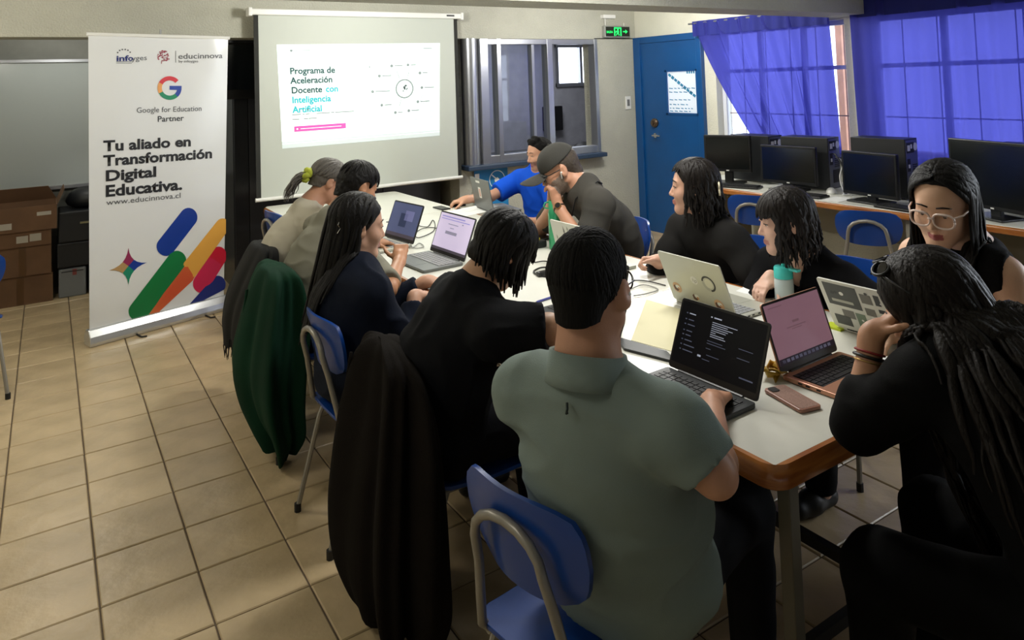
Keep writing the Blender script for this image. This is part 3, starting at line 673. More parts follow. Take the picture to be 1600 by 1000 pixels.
# ---- computers on the desk
M_mon = mat('monitor_black', '0C0D0E', .35); M_scroff = mat('dark_screen', '0E1213', .16, spec=.6); M_case = mat('computer_case', '15171A', .45, bump=.1, bscale=200); M_metal = mat('galvanised_back', '8E9196', .4, .8)
def monitor(label, x, y, rz, w_=.44, h_=.29, z=.76, low=0):
    t = thing('monitor', label, 'monitor', (x, y, z), rz, group='black monitors on the desk')     # local +X looks at the user? -> screen faces -X
    W = WORLD[t.name]; T = lambda p: tuple(W @ Vector(p))
    def put(name, boxes, mm, **k):
        m = MB()
        for a, b in boxes: m.bb(a, b)
        o = obj(name, m, mm, None, **k); o.parent = t; return o
    put('casing', [((-.02, -w_ / 2, .10 - low), (.012, w_ / 2, .10 + h_ - low)), ((.012, -w_ * .3, .15 - low), (.04, w_ * .3, .08 + h_ * .8 - low))], M_mon, bevel=.006)
    put('panel', [((-.0215, -w_ / 2 + .018, .125 - low), (-.019, w_ / 2 - .018, .082 + h_ - low))], M_scroff)
    put('stand_neck', [((.0, -.035, .0), (.03, .035, .13))], M_mon, bevel=.004)
    put('stand_base', [((-.10, -.13, .0), (.09, .13, .014))], M_mon, bevel=.006)
    put('logo', [((-.0225, -.012, .107 - low), (-.0205, .012, .115 - low))], M_white)
    return t
def tower(label, x, y, rz, d_=.40, w_=.175, h_=.40, z=.76):
    t = thing('computer_tower', label, 'computer', (x, y, z), rz, group='black computer towers on the desk')
    def put(name, m, mm, **k): o = obj(name, m, mm, None, **k); o.parent = t; return o
    m = MB(); m.bb((-d_ / 2, -w_ / 2, .012), (d_ / 2, w_ / 2, h_)); put('case', m, M_case, bevel=.004)
    m = MB()
    for a in (-1, 1):
        for b in (-1, 1): m.bb((a * d_ * .4 - .015, b * w_ * .35 - .015, 0), (a * d_ * .4 + .015, b * w_ * .35 + .015, .012))
    put('feet', m, M_blackm)
    y_ = -w_ / 2
    return t, put
# towers stand behind the monitors with their port side towards the near end
def tower2(label, x, y, rz, h_=.40):
    """rear panel with ports on local -Y"""
    t = thing('computer_tower', label, 'computer', (x, y, .76), rz, group='black computer towers on the desk')
    def put(name, m, mm, par=None, **k): o = obj(name, m, mm, None, **k); o.parent = par or t; return o
    w_, d_ = .18, .40
    m = MB(); m.bb((-w_ / 2, -d_ / 2, .012), (w_ / 2, d_ / 2, h_)); put('case', m, M_case, bevel=.004)
    m = MB(); m.bb((-w_ / 2 + .008, -d_ / 2 - .003, .02), (w_ / 2 - .008, -d_ / 2 + .001, h_ - .01)); rp = put('rear_panel', m, mat('rear_panel_steel', '6A6E76', .4, .7))
    m = MB(); f = -d_ / 2 - .005
    m.bb((-.075, f, h_ - .10), (.03, f + .004, h_ - .025)); m.bb((-.03, f, .06), (.07, f + .004, .16)); m.bb((-.07, f, .2), (-.03, f + .004, .29))
    for z in (.18, .195, .21, .225, .24): m.bb((0, f, z), (.07, f + .003, z + .008))
    put('port_cluster', m, M_blackm, rp)
    m = MB()
    for cx, cz in ((.05, h_ - .06),): m.prism([(.028 * math.cos(a * .4), .028 * math.sin(a * .4)) for a in range(16)], (cx, f - .001, cz), (1, 0, 0), (0, 0, 1), (0, .004, 0))
    m.bb((-.065, f - .002, h_ - .085), (-.03, f, h_ - .045)); m.bb((-.06, f - .002, .225), (-.04, f, .25)); m.bb((-.02, f - .002, h_ - .07), (-.0, f, h_ - .04)); put('pale_sockets', m, M_white, rp)
    return t
monitor('black monitor on the desk nearest the blue door', 4.90, 4.24, .42, .40, .31)
tower2('black computer tower beside the first monitor from the door', 5.16, 4.15, 0, .40)
monitor('black monitor, second from the door, in front of a tower', 4.93, 3.66, .12, .47, .30, low=.05)
tower2('black computer tower behind the second monitor, ports and white cable showing', 5.15, 3.62, .1, .41)
monitor('black monitor, third from the door, with keyboard before it', 4.87, 2.95, -.12, .44, .31, low=.06)
tower2('black computer tower behind the third monitor from the door', 5.17, 3.02, .05, .43)
monitor('large black monitor at the right edge behind the woman with glasses', 4.87, 2.16, -.32, .60, .42, low=.05)
tower2('black computer tower at the right edge, behind the large monitor', 5.22, 2.06, .0, .43)
def keyboard(label, x, y, rz):
    t = thing('keyboard', label, 'keyboard', (x, y, .7605), rz, group='black keyboards on the desk')
    m = MB(); m.bb((-.07, -.21, 0), (.07, .21, .016)); o = obj('body', m, M_black, None, bevel=.005); o.parent = t
    m = MB()
    for i in range(5):
        for j in range(15): m.bb((-.058 + i * .023, -.195 + j * .026, .016), (-.038 + i * .023, -.172 + j * .026, .022))
    o = obj('keys', m, M_blackm, None, kind='stuff'); o.parent = t
keyboard('black keyboard lying in front of the third monitor', 4.745, 2.62, -.1)
keyboard('black keyboard lying in front of the monitor nearest the door', 4.76, 4.06, .35)
keyboard('black keyboard lying below the second monitor', 4.76, 3.46, .1)
def mouse(label, x, y, rz, mm, z=.7605, s=1):
    m = MB(); n = 12
    for i in range(7):
        pass
    m.ell((0, 0, .0), (.055 * s, .032 * s, .034 * s), 16); 
    m.v = [(v[0], v[1], max(0, v[2])) for v in m.v]
    t = thing('computer_mouse', label, 'mouse', (x, y, z), rz); o = obj('shell', m, mm, None, smooth=True); o.parent = t
    m = MB(); m.bb((.018, -.004, .026 * s), (.034, .004, .034 * s)); o = obj('scroll_wheel', m, M_blackm, None); o.parent = t
    return t
mouse('white computer mouse on the desk beside the second tower', 5.02, 3.36, .6, M_white, s=1.25)
def cable(label, pts, r, mm, name='cable', cat='cable', group=None):
    cu = np.array(pts, float); out = []
    n = len(cu)
    for i in range(n - 1):
        p0, p1, p2, p3 = cu[max(i - 1, 0)], cu[i], cu[i + 1], cu[min(i + 2, n - 1)]
        for s_ in np.linspace(0, 1, 7)[: 7 if i == n - 2 else 6]:
            out.append(.5 * ((2 * p1) + (-p0 + p2) * s_ + (2 * p0 - 5 * p1 + 4 * p2 - p3) * s_ ** 2 + (-p0 + 3 * p1 - 3 * p2 + p3) * s_ ** 3))
    m = MB(); m.tube(out, r, 6); return tag(obj(name, m, mm, smooth=True), label, cat, group)
M_cord = mat('black_cord', '121212', .5); M_wcord = mat('white_cord', 'D8D8D4', .5)
cable('white cable looping from the second computer tower down to the desk', [(5.17, 3.405, 1.02), (5.14, 3.33, .98), (5.11, 3.34, .88), (5.08, 3.30, .79), (5.02, 3.2, .770), (4.95, 3.22, .770)], .006, M_wcord)
cable('black cable from the second computer tower across the desk', [(5.12, 3.405, 1.05), (5.09, 3.35, 1.04), (5.07, 3.28, .95), (5.05, 3.22, .80), (5.04, 3.26, .770), (5.0, 3.22, .770)], .006, M_cord)
cable('black cable behind the chair at the computer desk hanging to the floor', [(4.75, 2.35, .71), (4.72, 2.3, .5), (4.8, 2.2, .35), (5.0, 2.1, .2)], .007, M_cord)
s_ = MB(); s_.bb((4.70, 3.10, .7605), (4.90, 3.25, .762)); tag(obj('paper_sheet', s_, mat('white_paper', 'ECEDEA', .8)), 'white paper sheet on the computer desk beside the white mouse', 'paper')
# ---- curtains
def mk_curtain_mat():
    m = mat('blue_curtain_cloth', '3C409C', .85, bump=.25, bscale=300); nt = m.node_tree; b = nt.nodes['Principled BSDF']
    tr = nt.nodes.new('ShaderNodeBsdfTranslucent'); tr.inputs[0].default_value = lin('5658CC'); tp = nt.nodes.new('ShaderNodeBsdfTransparent'); tp.inputs[0].default_value = lin('7C7EE8')
    m1 = nt.nodes.new('ShaderNodeMixShader'); m1.inputs[0].default_value = .55; m2 = nt.nodes.new('ShaderNodeMixShader'); m2.inputs[0].default_value = .12
    L = nt.links.new; L(b.outputs[0], m1.inputs[1]); L(tr.outputs[0], m1.inputs[2]); L(m1.outputs[0], m2.inputs[1]); L(tp.outputs[0], m2.inputs[2]); L(m2.outputs[0], nt.nodes['Material Output'].inputs[0])
    return m
M_cur = mk_curtain_mat()
def curtain(label, top, bot, zt, zb, waves, x=5.47, amp=.03, seed=0, sag=None):
    """top = (Y far, Y near), bot the same at the lower hem"""
    t = thing('curtain', label, 'curtain', (x, sum(bot) / 2, zb), group='blue window curtains')
    r = random.Random(seed); nx, nz = 160, 24; vs = []
    ph = [r.uniform(0, 6.28) for _ in range(4)]
    for j in range(nz + 1):
        v = j / nz
        for i in range(nx + 1):
            u = i / nx; e = v ** 1.25 if sag else v
            ya = top[0] + (bot[0] - top[0]) * e; yb = top[1] + (bot[1] - top[1]) * v; y = ya + (yb - ya) * u
            z = zt + (zb - zt) * v + (.03 * math.sin(u * 5 + ph[3]) * v)
            a = amp * (.35 + .65 * v)
            dx = a * (math.sin(u * waves * 6.28 + ph[0] + .5 * math.sin(v * 3 + u * 4)) + .45 * math.sin(u * waves * 14.3 + ph[1] + v)) + .012 * math.sin(u * 70 + ph[2])
            vs.append((x + dx, y, z))
    m = MB(); fs = [(j * (nx + 1) + i, j * (nx + 1) + i + 1, (j + 1) * (nx + 1) + i + 1, (j + 1) * (nx + 1) + i) for j in range(nz) for i in range(nx)]
    m.add(vs, fs); obj('cloth', m, M_cur, t, smooth=True)
    h = MB(); hv = [(x - .012 + .03 * math.sin(i * .9) * .3, top[0] + (top[1] - top[0]) * i / 80, z) for z in (zt + .02, zt - .13) for i in range(81)]
    h.add(hv, [(i, i + 1, 82 + i, 81 + i) for i in range(80)]); obj('hem_band', h, mat('blue_curtain_hem', '141C70', .85), t, smooth=True)
    h = MB(); h.tube([(x, top[0] + .06, zt), (x, top[1] - .04, zt)], .009, 8); rd = sub(obj('rod', h, M_alu, t))
    h = MB()
    for yy in (top[0] + .05, top[1] - .03): h.tube([(x, yy, zt), (XR, yy, zt)], .007, 6)
    obj('rod_bracket', h, M_alu, rd)
curtain('blue curtain drawn aside over the window next to the blue door', (5.10, 3.61), (4.36, 3.57), 2.21, .98, 6, seed=3, sag=1)
curtain('wide blue curtain over the window at the right edge', (3.40, 1.0), (3.36, 1.0), 2.24, .93, 9, seed=5)
# ---- cardboard boxes and crates in the recess
M_card = mat('brown_cardboard', '6B4E36', .8, var=.2, vscale=6); M_tape = mat('brown_tape', '54391F', .3)
def carton(label, x0, x1, y0, z0, z1, dep=.42, tape=True, lab=(), name='cardboard_box', mm=None, flaps=False, jit=0):
    t = thing(name, label, 'box', ((x0 + x1) / 2, y0 + dep / 2, z0), group='cardboard boxes stacked under the whiteboard')
    m = MB(); th = .006
    m.bb((x0, y0, z0), (x1, y0 + th, z1)); m.bb((x0, y0 + dep - th, z0), (x1, y0 + dep, z1)); m.bb((x0, y0 + th, z0), (x0 + th, y0 + dep - th, z1)); m.bb((x1 - th, y0 + th, z0), (x1, y0 + dep - th, z1)); m.bb((x0 + th, y0 + th, z0), (x1 - th, y0 + dep - th, z0 + th))
    if not flaps: m.bb((x0 + th, y0 + th, z1 - th), (x1 - th, y0 + dep / 2 - .002, z1)); m.bb((x0 + th, y0 + dep / 2 + .002, z1 - th), (x1 - th, y0 + dep - th, z1))
    obj('carton', m, mm or M_card, t)
    if flaps:
        for (a, b, c_, d_) in (((x0, y0 + dep), (x1, y0 + dep), (x1 - .06, y0 + dep - .05), (x0 + .05, y0 + dep - .05)), ((x1, y0), (x1, y0 + dep), (x1 + .05, y0 + dep - .03), (x1 + .05, y0 + .03))):
            m = MB(); m.face([(*a, z1), (*b, z1), (*c_, z1 + .12), (*d_, z1 + .12)]); o = obj('flap', m, M_card, t); s_ = o.modifiers.new('s', 'SOLIDIFY'); s_.thickness = .005
    if tape: xm = (x0 + x1) / 2; m = MB(); m.bb((xm - .025, y0 - .001, z0), (xm + .025, y0, z1)); m.bb((xm - .025, y0, z1), (xm + .025, y0 + dep, z1 + .001)); obj('tape', m, M_tape, t)
    for a, b, c_, d_ in lab: m = MB(); m.bb((a, y0 - .0015, b), (c_, y0 - .0005, d_)); obj('paper_label', m, mat('aged_label', 'A9A399', .8), t)
carton('large brown cardboard box on the floor, bottom of the stack at left', -.42, .03, 7.22, .0, .235)
carton('brown cardboard box, second from the bottom of the stack, with torn tape', -.38, .02, 7.20, .237, .475)
carton('flat brown cardboard box with two white labels, third of the stack', -.40, .02, 7.18, .477, .60, lab=((-.22, .51, -.14, .565), (-.13, .515, -.05, .575)), tape=False)
carton('open brown cardboard box on top of the stack, flaps raised', -.42, .06, 7.16, .602, .80, lab=((-.34, .63, -.25, .68), (-.08, .72, .02, .75)), tape=False, flaps=True)
M_dk = mat('dark_case', '0E1116', .5)
def dcase(label, x0, x1, y0, z0, z1, mm, dep=.4, name='equipment_case', handle=True):
    t = thing(name, label, 'case', ((x0 + x1) / 2, y0 + dep / 2, z0)); m = MB(); m.bb((x0, y0, z0), (x1, y0 + dep, z1)); obj('shell', m, mm, t, bevel=.012)
    m = MB(); m.bb((x0 + .02, y0 - .004, z1 - .03), (x1 - .02, y0 + .01, z1 - .024)); obj('lid_seam', m, M_blackm, t)
    if handle: m = MB(); m.bb(((x0 + x1) / 2 - .07, y0 - .012, z1 - .11), ((x0 + x1) / 2 + .07, y0 + .002, z1 - .095)); obj('handle', m, mat('brass_handle', '8F8A6A', .4, .6), t)
    m = MB(); m.bb(((x0 + x1) / 2 + .0, y0 - .003, z1 - .06), ((x0 + x1) / 2 + .03, y0 + .001, z1 - .01)); obj('latch', m, mat('latch_red', '7A3A38', .5), t)
dcase('pale grey archive box on the floor beside the cardboard boxes', .07, .27, 7.24, 0.0, .24, mat('grey_box', '6E7276', .5), handle=False)
dcase('pale grey archive box on the floor half hidden by the banner', .29, .50, 7.24, 0.0, .25, MATS['grey_box'], handle=False)
dcase('dark case lying on the grey archive boxes', .06, .52, 7.22, .252, .46, M_dk, handle=False)
dcase('black equipment case with pale handle beside the open cardboard box', .07, .52, 7.20, .462, .72, M_dk)
m = MB(); m.ell((.32, 7.42, .80), (.20, .16, .10), 18); m.v = [(v[0] + .01 * math.sin(v[2] * 40), v[1], max(.722, v[2])) for v in m.v]
tag(obj('black_bag', m, M_dk, smooth=True), 'soft black bag lying on top of the black equipment case', 'bag')
# ================================================================ people: implicit bodies turned into one surface each
V3 = lambda *a: np.array(a, float)
nrm = lambda v: np.array(v, float) / max(1e-9, np.linalg.norm(v))
_lat = np.random.default_rng(3).random((32, 32, 32)).astype(np.float32)
def noise3(P, f, o=0):
    q = P * f + 17.3 + o * 7.7; i = np.floor(q).astype(int); t = q - i; t = t * t * (3 - 2 * t); i &= 31; j = (i + 1) & 31
    L = _lat; x, y, z = t[:, 0], t[:, 1], t[:, 2]
    g = lambda a, b, c: L[a, b, c]
    a00 = g(i[:, 0], i[:, 1], i[:, 2]) * (1 - x) + g(j[:, 0], i[:, 1], i[:, 2]) * x; a10 = g(i[:, 0], j[:, 1], i[:, 2]) * (1 - x) + g(j[:, 0], j[:, 1], i[:, 2]) * x
    a01 = g(i[:, 0], i[:, 1], j[:, 2]) * (1 - x) + g(j[:, 0], i[:, 1], j[:, 2]) * x; a11 = g(i[:, 0], j[:, 1], j[:, 2]) * (1 - x) + g(j[:, 0], j[:, 1], j[:, 2]) * x
    return (a00 * (1 - y) + a10 * y) * (1 - z) + (a01 * (1 - y) + a11 * y) * z
class SDF:
    def __init__(s): s.p = []
    def cap(s, a, b, ra, rb=None, k=.02, cut=None, neg=False):
        s.p.append(('c', np.array(a, float), np.array(b, float), ra, ra if rb is None else rb, k, cut, neg)); return s
    def ell(s, c, r, R=None, k=.03, cut=None, neg=False):
        s.p.append(('e', np.array(c, float), np.array(r, float), np.eye(3) if R is None else np.array(R, float), None, k, cut, neg)); return s
    def chain(s, pts, rs, k=.02, cut=None):
        for i in range(len(pts) - 1): s.cap(pts[i], pts[i + 1], rs[i], rs[i + 1], k, cut)
        return s
    @staticmethod
    def dist(q, P):
        if q[0] == 'c':
            a, b = q[1], q[2]; ab = b - a; h = np.clip(((P - a) @ ab) / max(1e-12, ab @ ab), 0, 1)
            d = np.linalg.norm(P - a - h[..., None] * ab, axis=-1) - (q[3] + (q[4] - q[3]) * h)
        else:
            l = (P - q[1]) @ q[3]; k0 = np.linalg.norm(l / q[2], axis=-1); k1 = np.linalg.norm(l / q[2] ** 2, axis=-1) + 1e-9; d = k0 * (k0 - 1) / k1
        if q[6] is not None:
            for c0, n0 in q[6]: d = np.maximum(d, (P - np.array(c0)) @ np.array(n0, float))
        return d
    def box(s, q):
        if q[0] == 'c': r = max(q[3], q[4]); return np.minimum(q[1], q[2]) - r, np.maximum(q[1], q[2]) + r
        e = np.sqrt(((q[3] * q[2]) ** 2).sum(1)); return q[1] - e, q[1] + e
    def near(s, P):
        d = np.full(P.shape[0], 9.)
        for q in s.p:
            if not q[7]: d = np.minimum(d, s.dist(q, P))
        return d
    def push(s, P, gap, it=2):
        for _ in range(it):
            d = s.near(P); w = d < gap
            if not w.any(): break
            Q = P[w]; e = .004; g = np.stack([s.near(Q + e * np.eye(3)[i]) - s.near(Q - e * np.eye(3)[i]) for i in range(3)], 1)
            g /= np.linalg.norm(g, axis=1)[:, None] + 1e-9; P[w] = Q + g * (gap - d[w])[:, None]
        return P
    def mesh(s, h=.006):
        bs = [s.box(q) for q in s.p if not q[7]]; lo = np.min([b[0] for b in bs], 0) - 4 * h; hi = np.max([b[1] for b in bs], 0) + 4 * h
        n = np.ceil((hi - lo) / h).astype(int) + 1; D = np.full(n, .5, np.float32); ax = [lo[i] + h * np.arange(n[i]) for i in range(3)]
        for q in s.p:
            a, b = s.box(q); pad = q[5] + 3 * h; i0 = np.clip(np.floor((a - pad - lo) / h).astype(int), 0, n - 1); i1 = np.clip(np.ceil((b + pad - lo) / h).astype(int) + 1, 1, n)
            sl = tuple(slice(i0[i], i1[i]) for i in range(3)); G = np.stack(np.meshgrid(*[ax[i][sl[i]] for i in range(3)], indexing='ij'), -1)
            d = s.dist(q, G).astype(np.float32); c = D[sl]; k = q[5]
            if q[7]:
                d = -d; t = np.maximum(k - np.abs(c - d), 0) / k; D[sl] = np.maximum(c, d) + t * t * k * .25
            else:
                t = np.maximum(k - np.abs(c - d), 0) / k; D[sl] = np.minimum(c, d) - t * t * k * .25
        S = D < 0; c8 = np.zeros(n - 1, np.int8)
        for dx in (0, 1):
            for dy in (0, 1):
                for dz in (0, 1): c8 += S[dx:n[0] - 1 + dx, dy:n[1] - 1 + dy, dz:n[2] - 1 + dz]
        act = np.argwhere((c8 > 0) & (c8 < 8)); idx = np.full(n - 1, -1, np.int32); idx[tuple(act.T)] = np.arange(len(act))
        acc = np.zeros((len(act), 3)); cnt = np.zeros(len(act))
        for A in range(3):
            B, C = (A + 1) % 3, (A + 2) % 3
            for b in (0, 1):
                for c in (0, 1):
                    o0 = np.zeros(3, int); o0[B] = b; o0[C] = c; o1 = o0.copy(); o1[A] = 1
                    v0 = D[tuple((act + o0).T)]; v1 = D[tuple((act + o1).T)]; m = (v0 < 0) != (v1 < 0); t = v0[m] / (v0[m] - v1[m])
                    p = np.repeat(o0[None].astype(float), m.sum(), 0); p[:, A] = t; acc[m] += p; cnt[m] += 1
        V = lo + h * (act + acc / cnt[:, None]); F = []
        for A in range(3):
            B, C = (A + 1) % 3, (A + 2) % 3; s0 = [slice(0, n[i]) for i in range(3)]; s1 = list(s0); s0[A] = slice(0, n[A] - 1); s1[A] = slice(1, n[A])
            e = np.argwhere(S[tuple(s0)] != S[tuple(s1)]); e = e[(e[:, B] > 0) & (e[:, C] > 0) & (e[:, B] < n[B] - 1) & (e[:, C] < n[C] - 1)]
            inn = S[tuple(e.T)]; dB = np.eye(3, dtype=int)[B]; dC = np.eye(3, dtype=int)[C]
            q = np.stack([idx[tuple((e - dB - dC).T)], idx[tuple((e - dC).T)], idx[tuple(e.T)], idx[tuple((e - dB).T)]], 1)
            q[~inn] = q[~inn][:, ::-1]; F.append(q)
        return V, np.concatenate(F)
def np_mesh(name, V, F):
    me = bpy.data.meshes.new(name); F = np.asarray(F); nf, k = F.shape
    me.vertices.add(len(V)); me.vertices.foreach_set('co', np.asarray(V, np.float32).ravel()); me.loops.add(nf * k); me.loops.foreach_set('vertex_index', F.astype(np.int32).ravel())
    me.polygons.add(nf); me.polygons.foreach_set('loop_start', np.arange(0, nf * k, k, dtype=np.int32)); me.update(calc_edges=True); return me
def vnormals(V, F):
    nn = np.cross(V[F[:, 2]] - V[F[:, 0]], V[F[:, 3]] - V[F[:, 1]]); N = np.zeros_like(V)
    for i in range(4): np.add.at(N, F[:, i], nn)
    return N / (np.linalg.norm(N, axis=1)[:, None] + 1e-12)
def np_obj(name, V, F, m, parent, smooth=True, mi=None):
    me = np_mesh(name, V, F); o = finish(name, me, m, parent, smooth)
    if mi is not None: me.polygons.foreach_set('material_index', mi.astype(np.int32))
    return o
def folds(V, N, amp, f=9, seed=0, aniso=(1, 1, 1), fine=.3):
    Q = V * np.array(aniso); w = np.stack([noise3(Q, 6, seed + i) for i in range(3)], 1) * .12
    n1 = noise3(Q + w, f, seed); r = 1 - np.abs(n1 * 2 - 1); n2 = noise3(Q + w, f * 2.3, seed + 5)
    return V + N * ((r ** 2 - .35) * amp + (n2 - .5) * amp * fine)[:, None]
def ik(a, b, l1, l2, pole):
    d = b - a; L = np.linalg.norm(d); L2 = min(L, (l1 + l2) * .999); u = d / L; x = (l1 * l1 - l2 * l2 + L2 * L2) / (2 * L2); h = math.sqrt(max(0, l1 * l1 - x * x))
    p = np.array(pole, float); p = nrm(p - u * (p @ u)); return a + u * x + p * h, a + u * L2
def rot(v, ax, a): ax = nrm(ax); return v * math.cos(a) + np.cross(ax, v) * math.sin(a) + ax * (ax @ v) * (1 - math.cos(a))
def hand(S, w, d, n, side, curl=(.35, .45, .3), spread=.06, thumb=.5, s=1.0):
    """palm and five fingers; d = along the hand, n = out of the palm, side +1 right / -1 left"""
    d = nrm(d); n = nrm(n - d * (n @ d)); lat = np.cross(d, n) * side       # lat points to the thumb
    P = lambda a, b, c: w + s * (d * a + lat * b + n * c)
    S.cap(P(-.01, 0, 0), P(.03, 0, 0), .026 * s, .026 * s, .02)
    for b in (-.027, -.009, .009, .026): S.cap(P(.02, b * .7, 0), P(.082, b, 0), .0145 * s, .0115 * s, .010)
    S.cap(P(.015, .018, .008), P(.05, .022, .006), .018 * s, .014 * s, .012)
    for b, L, ab in ((.029, .072, 1), (.010, .080, .3), (-.010, .074, -.4), (-.029, .058, -1.1)):
        p = P(.084, b, 0); dd = rot(d, n, ab * spread * side * (1)); cn = n - dd * (n @ dd); r = .0088 * s
        for q, (fr, cv) in enumerate(zip((.46, .30, .24), curl)):
            ax = np.cross(dd, nrm(cn)); dd = rot(dd, ax, cv); cn = rot(cn, ax, cv); e = p + dd * L * fr * s
            S.cap(p, e, r, r * .92, .004); p = e; r *= .92
    p = P(.02, .030, .006); td = nrm(d * .75 + lat * .75 + n * .35 * thumb * 2); r = .0115 * s
    for L in (.040, .032, .026):
        e = p + td * L * s; S.cap(p, e, r, r * .92, .006); p = e; r *= .9; td = nrm(td + d * .35 + n * .25 * thumb)
    return lat
def head(S, c, H, s, fem=False, fat=0):
    T = lambda x, y, z: c + H @ (np.array([x, y, z]) * s)
    E = lambda x, y, z, a, b, d, k=.03, **kw: S.ell(T(x, y, z), np.array([a, b, d]) * s, H, k * s, **kw)
    C_ = lambda p, q, ra, rb=None, k=.012, **kw: S.cap(T(*p), T(*q), ra * s, (ra if rb is None else rb) * s, k * s, **kw)
    j = .054 + .006 * fat - (.004 if fem else 0)
    E(0, -.012, .035, .076, .098, .085); E(0, .026, -.036, .058 + .006 * fat, .064, .082)
    for g in (-1, 1):
        C_((j * g, .0, -.055), (.016 * g, .068, -.102), .020, .017, .03); E(.036 * g, .058, -.028, .026, .026, .026, .03)
    E(0, .068, -.100, .021, .020, .020, .02)
    C_((-.036, .072, .026), (.036, .072, .026), .0115 if not fem else .0095, None, .02)
    for g in (-1, 1): E(.031 * g, .098, .006, .019, .016, .0125, .010, neg=True)
    C_((0, .080, .016), (0, .105 if fem else .107, -.028), .0068 if fem else .0075, .0095 if fem else .0112, .012)
    for g in (-1, 1): C_((.010 * g, .098, -.034), (.012 * g, .092, -.034), .0064 if fem else .0078, None, .006)
    for g in (-1, 1):
        C_((0, .0935, -.0595), (.019 * g, .083, -.061), .0055, .0038, .005); C_((0, .0925, -.0705), (.016 * g, .083, -.069), .0062, .0042, .005)
        C_((.017 * g, .0835, .0125), (.031 * g, .0885, .0150), .0038, None, .004); C_((.031 * g, .0885, .0150), (.046 * g, .079, .0105), .0038, None, .004)
        C_((.018 * g, .083, -.002), (.044 * g, .078, -.001), .0036, None, .006)
        # ear
        ex = nrm(np.array([.86 * g, -.52, .0])); up = np.array([0, -.18, 1.]); up = nrm(up); fr = np.cross(up, ex); R = H @ np.stack([ex, nrm(fr), up], 1)
        S.ell(T(.082 * g, -.010, -.004), np.array([.010, .022, .034]) * s, R, .008 * s); S.ell(T(.096 * g, -.002, .0), np.array([.008, .010, .016]) * s, R, .006 * s, neg=True)
    return T
def hair_locks(T, H, s, azs, n, el, fall, width=.012, wave=0, wfreq=2.5, top=(-.5, .5), r0=1.05, body=None, tie=None, tieL=0, rs=0, root='part', part=0.0, drift=(0, 0, 0), curl=.3, lift=0, ups=8, thick=.55, wiv=0.0, taper=.25):
    """locks of hair: each runs over the skull from a parting to a release direction, then hangs"""
    g = np.random.default_rng(100 + rs); az = np.radians(g.uniform(azs[0], azs[1], n)); elr = np.radians(g.uniform(el[0], el[1], n)); lay = g.uniform(0, 1, n)
    rad = np.array([.080, .103, .090]); cen = np.array([0, -.012, .035])
    rel = np.stack([np.sin(az) * np.cos(elr), np.cos(az) * np.cos(elr), np.sin(elr)], 1)
    ry = g.uniform(top[0], top[1], n); rt = np.stack([part + .10 * np.sign(np.sin(az)) * (np.abs(np.sin(az)) > .15) + g.normal(0, .03, n), ry, np.ones(n)], 1); rt /= np.linalg.norm(rt, axis=1)[:, None]
    pts = []; om = np.arccos(np.clip((rt * rel).sum(1), -1, 1)); so = np.sin(om) + 1e-6
    for t in np.linspace(0, 1, ups):
        v = (np.sin((1 - t) * om) / so)[:, None] * rt + (np.sin(t * om) / so)[:, None] * rel
        k = r0 + .05 * lay + lift * math.sin(t * math.pi) 
        pts.append(cen + v * rad * k[:, None])
    loc = np.stack(pts, 1); W = (loc.reshape(-1, 3) * s) @ H.T + T(0, 0, 0); W = W.reshape(n, ups, 3); seq = [W[:, i] for i in range(ups)]
    if tie is not None:
        tp = T(*tie)
        for t in (.35, .7, 1.0): seq.append(seq[ups - 1] * (1 - t) + (tp + g.normal(0, .006, (n, 3))) * t)
    if fall > 0:
        p = seq[-1].copy(); d = p - seq[-2]; d /= np.linalg.norm(d, axis=1)[:, None] + 1e-9; m = max(4, int(fall / .035)); L = fall * g.uniform(1 - .35 * (1 if wiv == 0 else wiv), 1.0, n); st = (L / m)[:, None]; ph = g.uniform(0, 6.28, n); dv = np.array(drift, float)
        if tie is not None: d = np.repeat(nrm(H @ np.array([0, -1, .1]))[None], n, 0) + g.normal(0, .12, (n, 3))
        lat = np.cross(d, [0, 0, 1.]); lat /= np.linalg.norm(lat, axis=1)[:, None] + 1e-6
        for q in range(m):
            d = d * (1 - curl) + (np.array([0, 0, -1.]) + dv) * curl; d /= np.linalg.norm(d, axis=1)[:, None]; p = p + d * st
            pw = p + lat * (wave * np.sin(6.28 * wfreq * (q + 1) / m + ph) * min(1, (q + 1) / 3))[:, None]
            if body is not None: pw = body.push(pw, .024, 3); p = p + (pw - p) * .9
            seq.append(pw)
    A = np.stack(seq, 1); return locks_mesh(A, width * s, g, thick, taper, T(0, -.012, .03))
def locks_mesh(A, width, g, thick, taper, cen):
    n, m, _ = A.shape; t = np.gradient(A, axis=1); t /= np.linalg.norm(t, axis=2)[..., None] + 1e-9
    out = A - cen; out = out - t * (out * t).sum(2)[..., None]; out /= np.linalg.norm(out, axis=2)[..., None] + 1e-6; lat = np.cross(t, out)
    u = np.linspace(0, 1, m); prof = np.minimum(1, .55 + u * 3) * np.clip((1 - u) / .35, taper * .3, 1) ** .6; w = width * g.uniform(.7, 1.3, n)[:, None] * prof[None]
    K = 6; V = []
    for k in range(K):
        a = 2 * math.pi * k / K; V.append(A + lat * (math.cos(a) * w)[..., None] + out * (math.sin(a) * w * thick)[..., None])
    V = np.stack(V, 2).reshape(-1, 3); F = []
    i = np.arange(n)[:, None, None] * m * K; j = np.arange(m - 1)[None, :, None] * K; k = np.arange(K)[None, None, :]; k2 = (k + 1) % K
    F = np.stack([i + j + k, i + j + k2, i + j + K + k2, i + j + K + k], -1).reshape(-1, 4); return V, F
def join(parts):
    V = []; F = []; b = 0
    for v, f in parts: V.append(v); F.append(f + b); b += len(v)
    return np.concatenate(V), np.concatenate(F)
